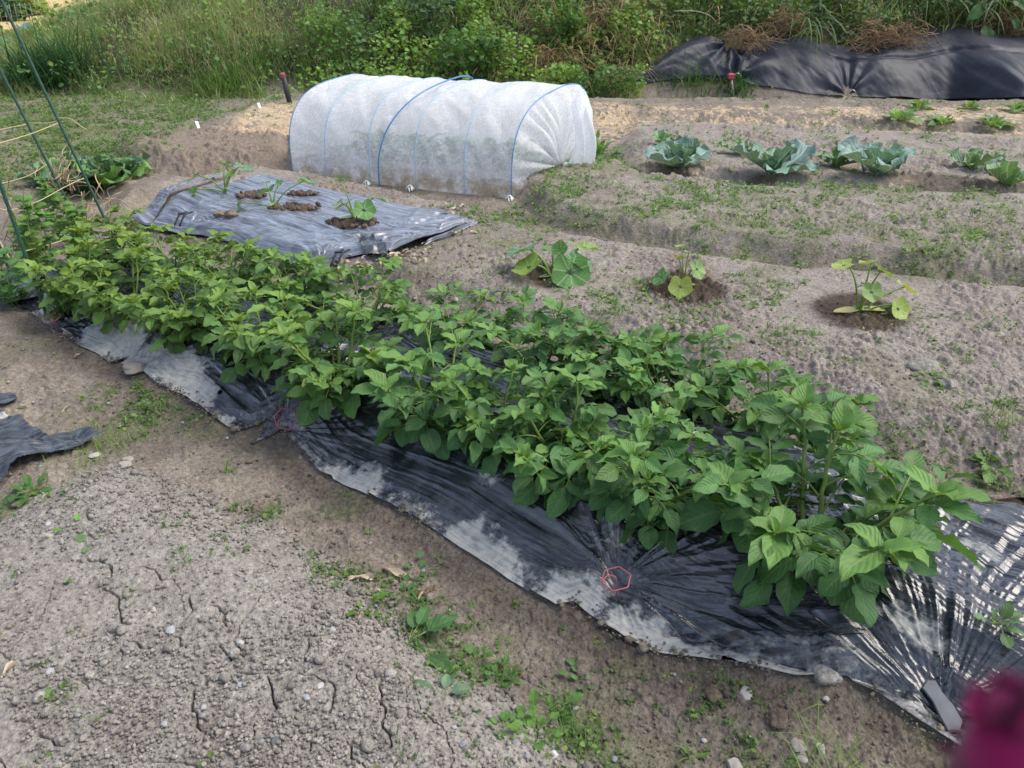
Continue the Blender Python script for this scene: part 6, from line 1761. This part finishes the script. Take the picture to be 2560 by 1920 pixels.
# ------------------------------------------------------------------ FAR CORNER
def far():
    # blue net at the bank's far foot
    P = [hit(u, v) for u, v in ((-30, 135), (10, 134), (30, 120), (70, 70), (62, 62), (20, 95), (-30, 122))]
    n, m = 40, 12
    lo = resample(np.array([P[0], P[1], P[2], P[3]]), n); hi = resample(np.array([P[6], P[5], P[4], P[4]]), n)
    t = np.linspace(0, 1, m)[:, None, None]; V = lo[None] * (1 - t) + hi[None] * t; V = V.reshape(-1, 3) + np.array([0, 0, .12]); V[:, 2] += .12 * fbm(V[:, 0] * 2, V[:, 1] * 2, 1201, 3)
    a = Acc(); a.add(V, grid_faces(n, m)); tag(a.obj('blue_net', M['net']), 'strip of faded blue netting lying beyond the foot of the bank, upper left', 'netting')
    q = np.random.default_rng(95)
    for i, (u, v, w, h, lab) in enumerate(((25, 28, 60, 34, 'dark green bush in the far field, upper left corner'), (70, 20, 50, 26, 'yellow-green bush in the far field beside the dark one'), (15, 92, 50, 30, 'brownish bush before the far field above the blue netting'))):
        p = hit(u, v + h * .5); d = np.linalg.norm(p); rx = w / FPX * d * .5; rz = h / FPX * d * .5
        t = thing('bush', lab, 'bush', tuple(p)); lv = Acc(); n = 700; D = nrm(q.normal(0, 1, (n, 3))) * q.random((n, 1)) ** .4
        c = [(.05, .11, .03), (.22, .28, .05), (.20, .17, .08)][i]
        leaves(lv, D[:, 0] * rx, D[:, 1] * rx, rz * (1 + D[:, 2]), q.uniform(.1, .25, n) * d / 30, pick(c, n, .4, q), q, LF_T)
        lv.obj('leaves', M['herb'], t)
        st = Acc(); tube(st, [(0, 0, -.1), (0, 0, rz)], .04, 6); st.obj('stem', M['wood'], t)
    p0 = hit(5, 52); p1 = hit(92, 40)
    t = thing('wire_fence', 'row of thin pale posts with wire across the far field, upper left', 'fence', tuple(p0))
    tops = []
    for i in range(9):
        b = p0 + (p1 - p0) * i / 8; b[2] = zat(b[0], b[1]); a = Acc(); h = .75
        tube(a, [b - p0 + np.array([0, 0, -.1]), b - p0 + np.array([.05, 0, h])], .007, 6); a.obj('post', M['wood'], t); tops.append(b - p0 + np.array([.05, 0, h * .9]))
    a = Acc(); tube(a, tops, .003, 4); tube(a, np.array(tops) - np.array([0, 0, .4]), .003, 4); a.obj('wire', M['steel'], t)
far()

# ------------------------------------------------------------------ FUZZY SLEEVE BY THE LENS
def sleeve():
    q = np.random.default_rng(97)
    A = ray(2318, 1700)
    back = nrm(np.array([.62, -.30, -.62])); tip = np.array([0, 0, CAMH]) + A / np.linalg.norm(A) * .165 - back * .0185
    R_ = np.array([1, 0, 0]); back = nrm(np.array([.62, -.30, -.62]))
    t = thing('sleeve', 'blurred fuzzy magenta and dark plaid fleece sleeve in the lower right corner', 'sleeve', tuple(tip))
    P = [back * s for s in np.linspace(0, .36, 26)]
    r = .0185 * np.sqrt(np.clip(1 - ((np.linspace(0, 1, 26) * .36 - .016) / .016).clip(None, 0) ** 2, .02, 1)) * (1 + 1.1 * np.linspace(0, 1, 26))
    a = Acc(); tube(a, P, r, 28)
    V = a.V[0]; nz = fbm(V[:, 0] * 70, V[:, 1] * 70 + V[:, 2] * 60, 1301, 3)
    a.V[0] = V * 1.0 + nrm(V - np.array(P)[np.clip((V @ back / .36 * 25).astype(int), 0, 25)]) * ((nz - .5) * .008)[:, None]
    a.obj('cloth', M['sleeve'], t)
    # pile
    f = Acc(); base = a.V[0]; idx = q.integers(0, 28 * 20, 5200); B = base[idx]; c = np.array(P)[np.clip(idx // 28, 0, 25)]
    D = nrm(nrm(B - c) + .5 * q.normal(0, 1, B.shape)); n = len(B)
    f.batch(strip_tpl(2, 1, .3), B, frames(D, nrm(q.normal(0, 1, B.shape))), np.stack([np.full(n, .0006), q.uniform(.002, .005, n), q.uniform(.002, .005, n)], -1), (1, 1, 1))
    f.obj('pile', M['sleeve'], t)
sleeve()

# ------------------------------------------------------------------ LIGHT, SKY, CAMERA
W = bpy.data.worlds.new('World'); SC.world = W; W.use_nodes = True
nt = W.node_tree; nt.nodes.clear(); N = NT(nt)
SUN_EL, SUN_AZ = 56, 85           # azimuth clockwise from +Y
sky = N.n('TexSky'); sky.sky_type = 'NISHITA'; sky.sun_disc = False; sky.sun_elevation = radians(SUN_EL); sky.sun_rotation = radians(SUN_AZ)
sky.air_density = 1.0; sky.dust_density = 2.5; sky.ozone_density = 1.0
hs = N.n('HueSaturation'); hs.inputs['Saturation'].default_value = .72; N.l(sky.outputs[0], hs.inputs['Color'])
cl = N.ramp(N.noise(2.1, 6, .6, N.n('TexCoord').outputs['Generated'], .4), .46, .62)
cs = N.n('VectorMath', operation='SCALE'); N.l(hs.outputs[0], cs.inputs[0]); N.l(N.math('MULTIPLY_ADD', cl, 1.9, .62), cs.inputs['Scale'])
bg = N.n('Background'); bg.inputs['Strength'].default_value = .115; N.l(cs.outputs[0], bg.inputs[0]); wo = N.n('OutputWorld'); N.l(bg.outputs[0], wo.inputs[0])
sd = bpy.data.lights.new('sun', 'SUN'); sd.energy = 2.0; sd.angle = radians(42); sd.color = (1, .95, .87)
so = bpy.data.objects.new('sun', sd); COL.objects.link(so)
so.rotation_euler = (radians(90 - SUN_EL), 0, -radians(SUN_AZ) + pi)
# a sun lamp shines along its -Z; aim it from (azimuth, elevation)
from mathutils import Vector
dv = Vector((-sin(radians(SUN_AZ)) * cos(radians(SUN_EL)), -cos(radians(SUN_AZ)) * cos(radians(SUN_EL)), -sin(radians(SUN_EL))))
so.rotation_euler = dv.to_track_quat('-Z', 'Y').to_euler(); so.location = (6, 8, 10)

cd = bpy.data.cameras.new('camera'); cam = bpy.data.objects.new('camera', cd); COL.objects.link(cam)
cd.sensor_width = 36; cd.lens = 36 * FPX / 2212; cd.clip_start = .02; cd.clip_end = 600
cam.location = (0, 0, CAMH); cam.rotation_euler = (pi / 2 - PITCH, 0, 0)
cd.dof.use_dof = True; cd.dof.focus_distance = 3.0; cd.dof.aperture_fstop = 9.5
SC.camera = cam
SC.view_settings.view_transform = 'Standard'; SC.view_settings.look = 'None'; SC.view_settings.exposure = .80; SC.view_settings.gamma = 1
SC.cycles.max_bounces = 6; SC.cycles.transparent_max_bounces = 12; SC.cycles.transmission_bounces = 4
SC.cycles.use_denoising = True
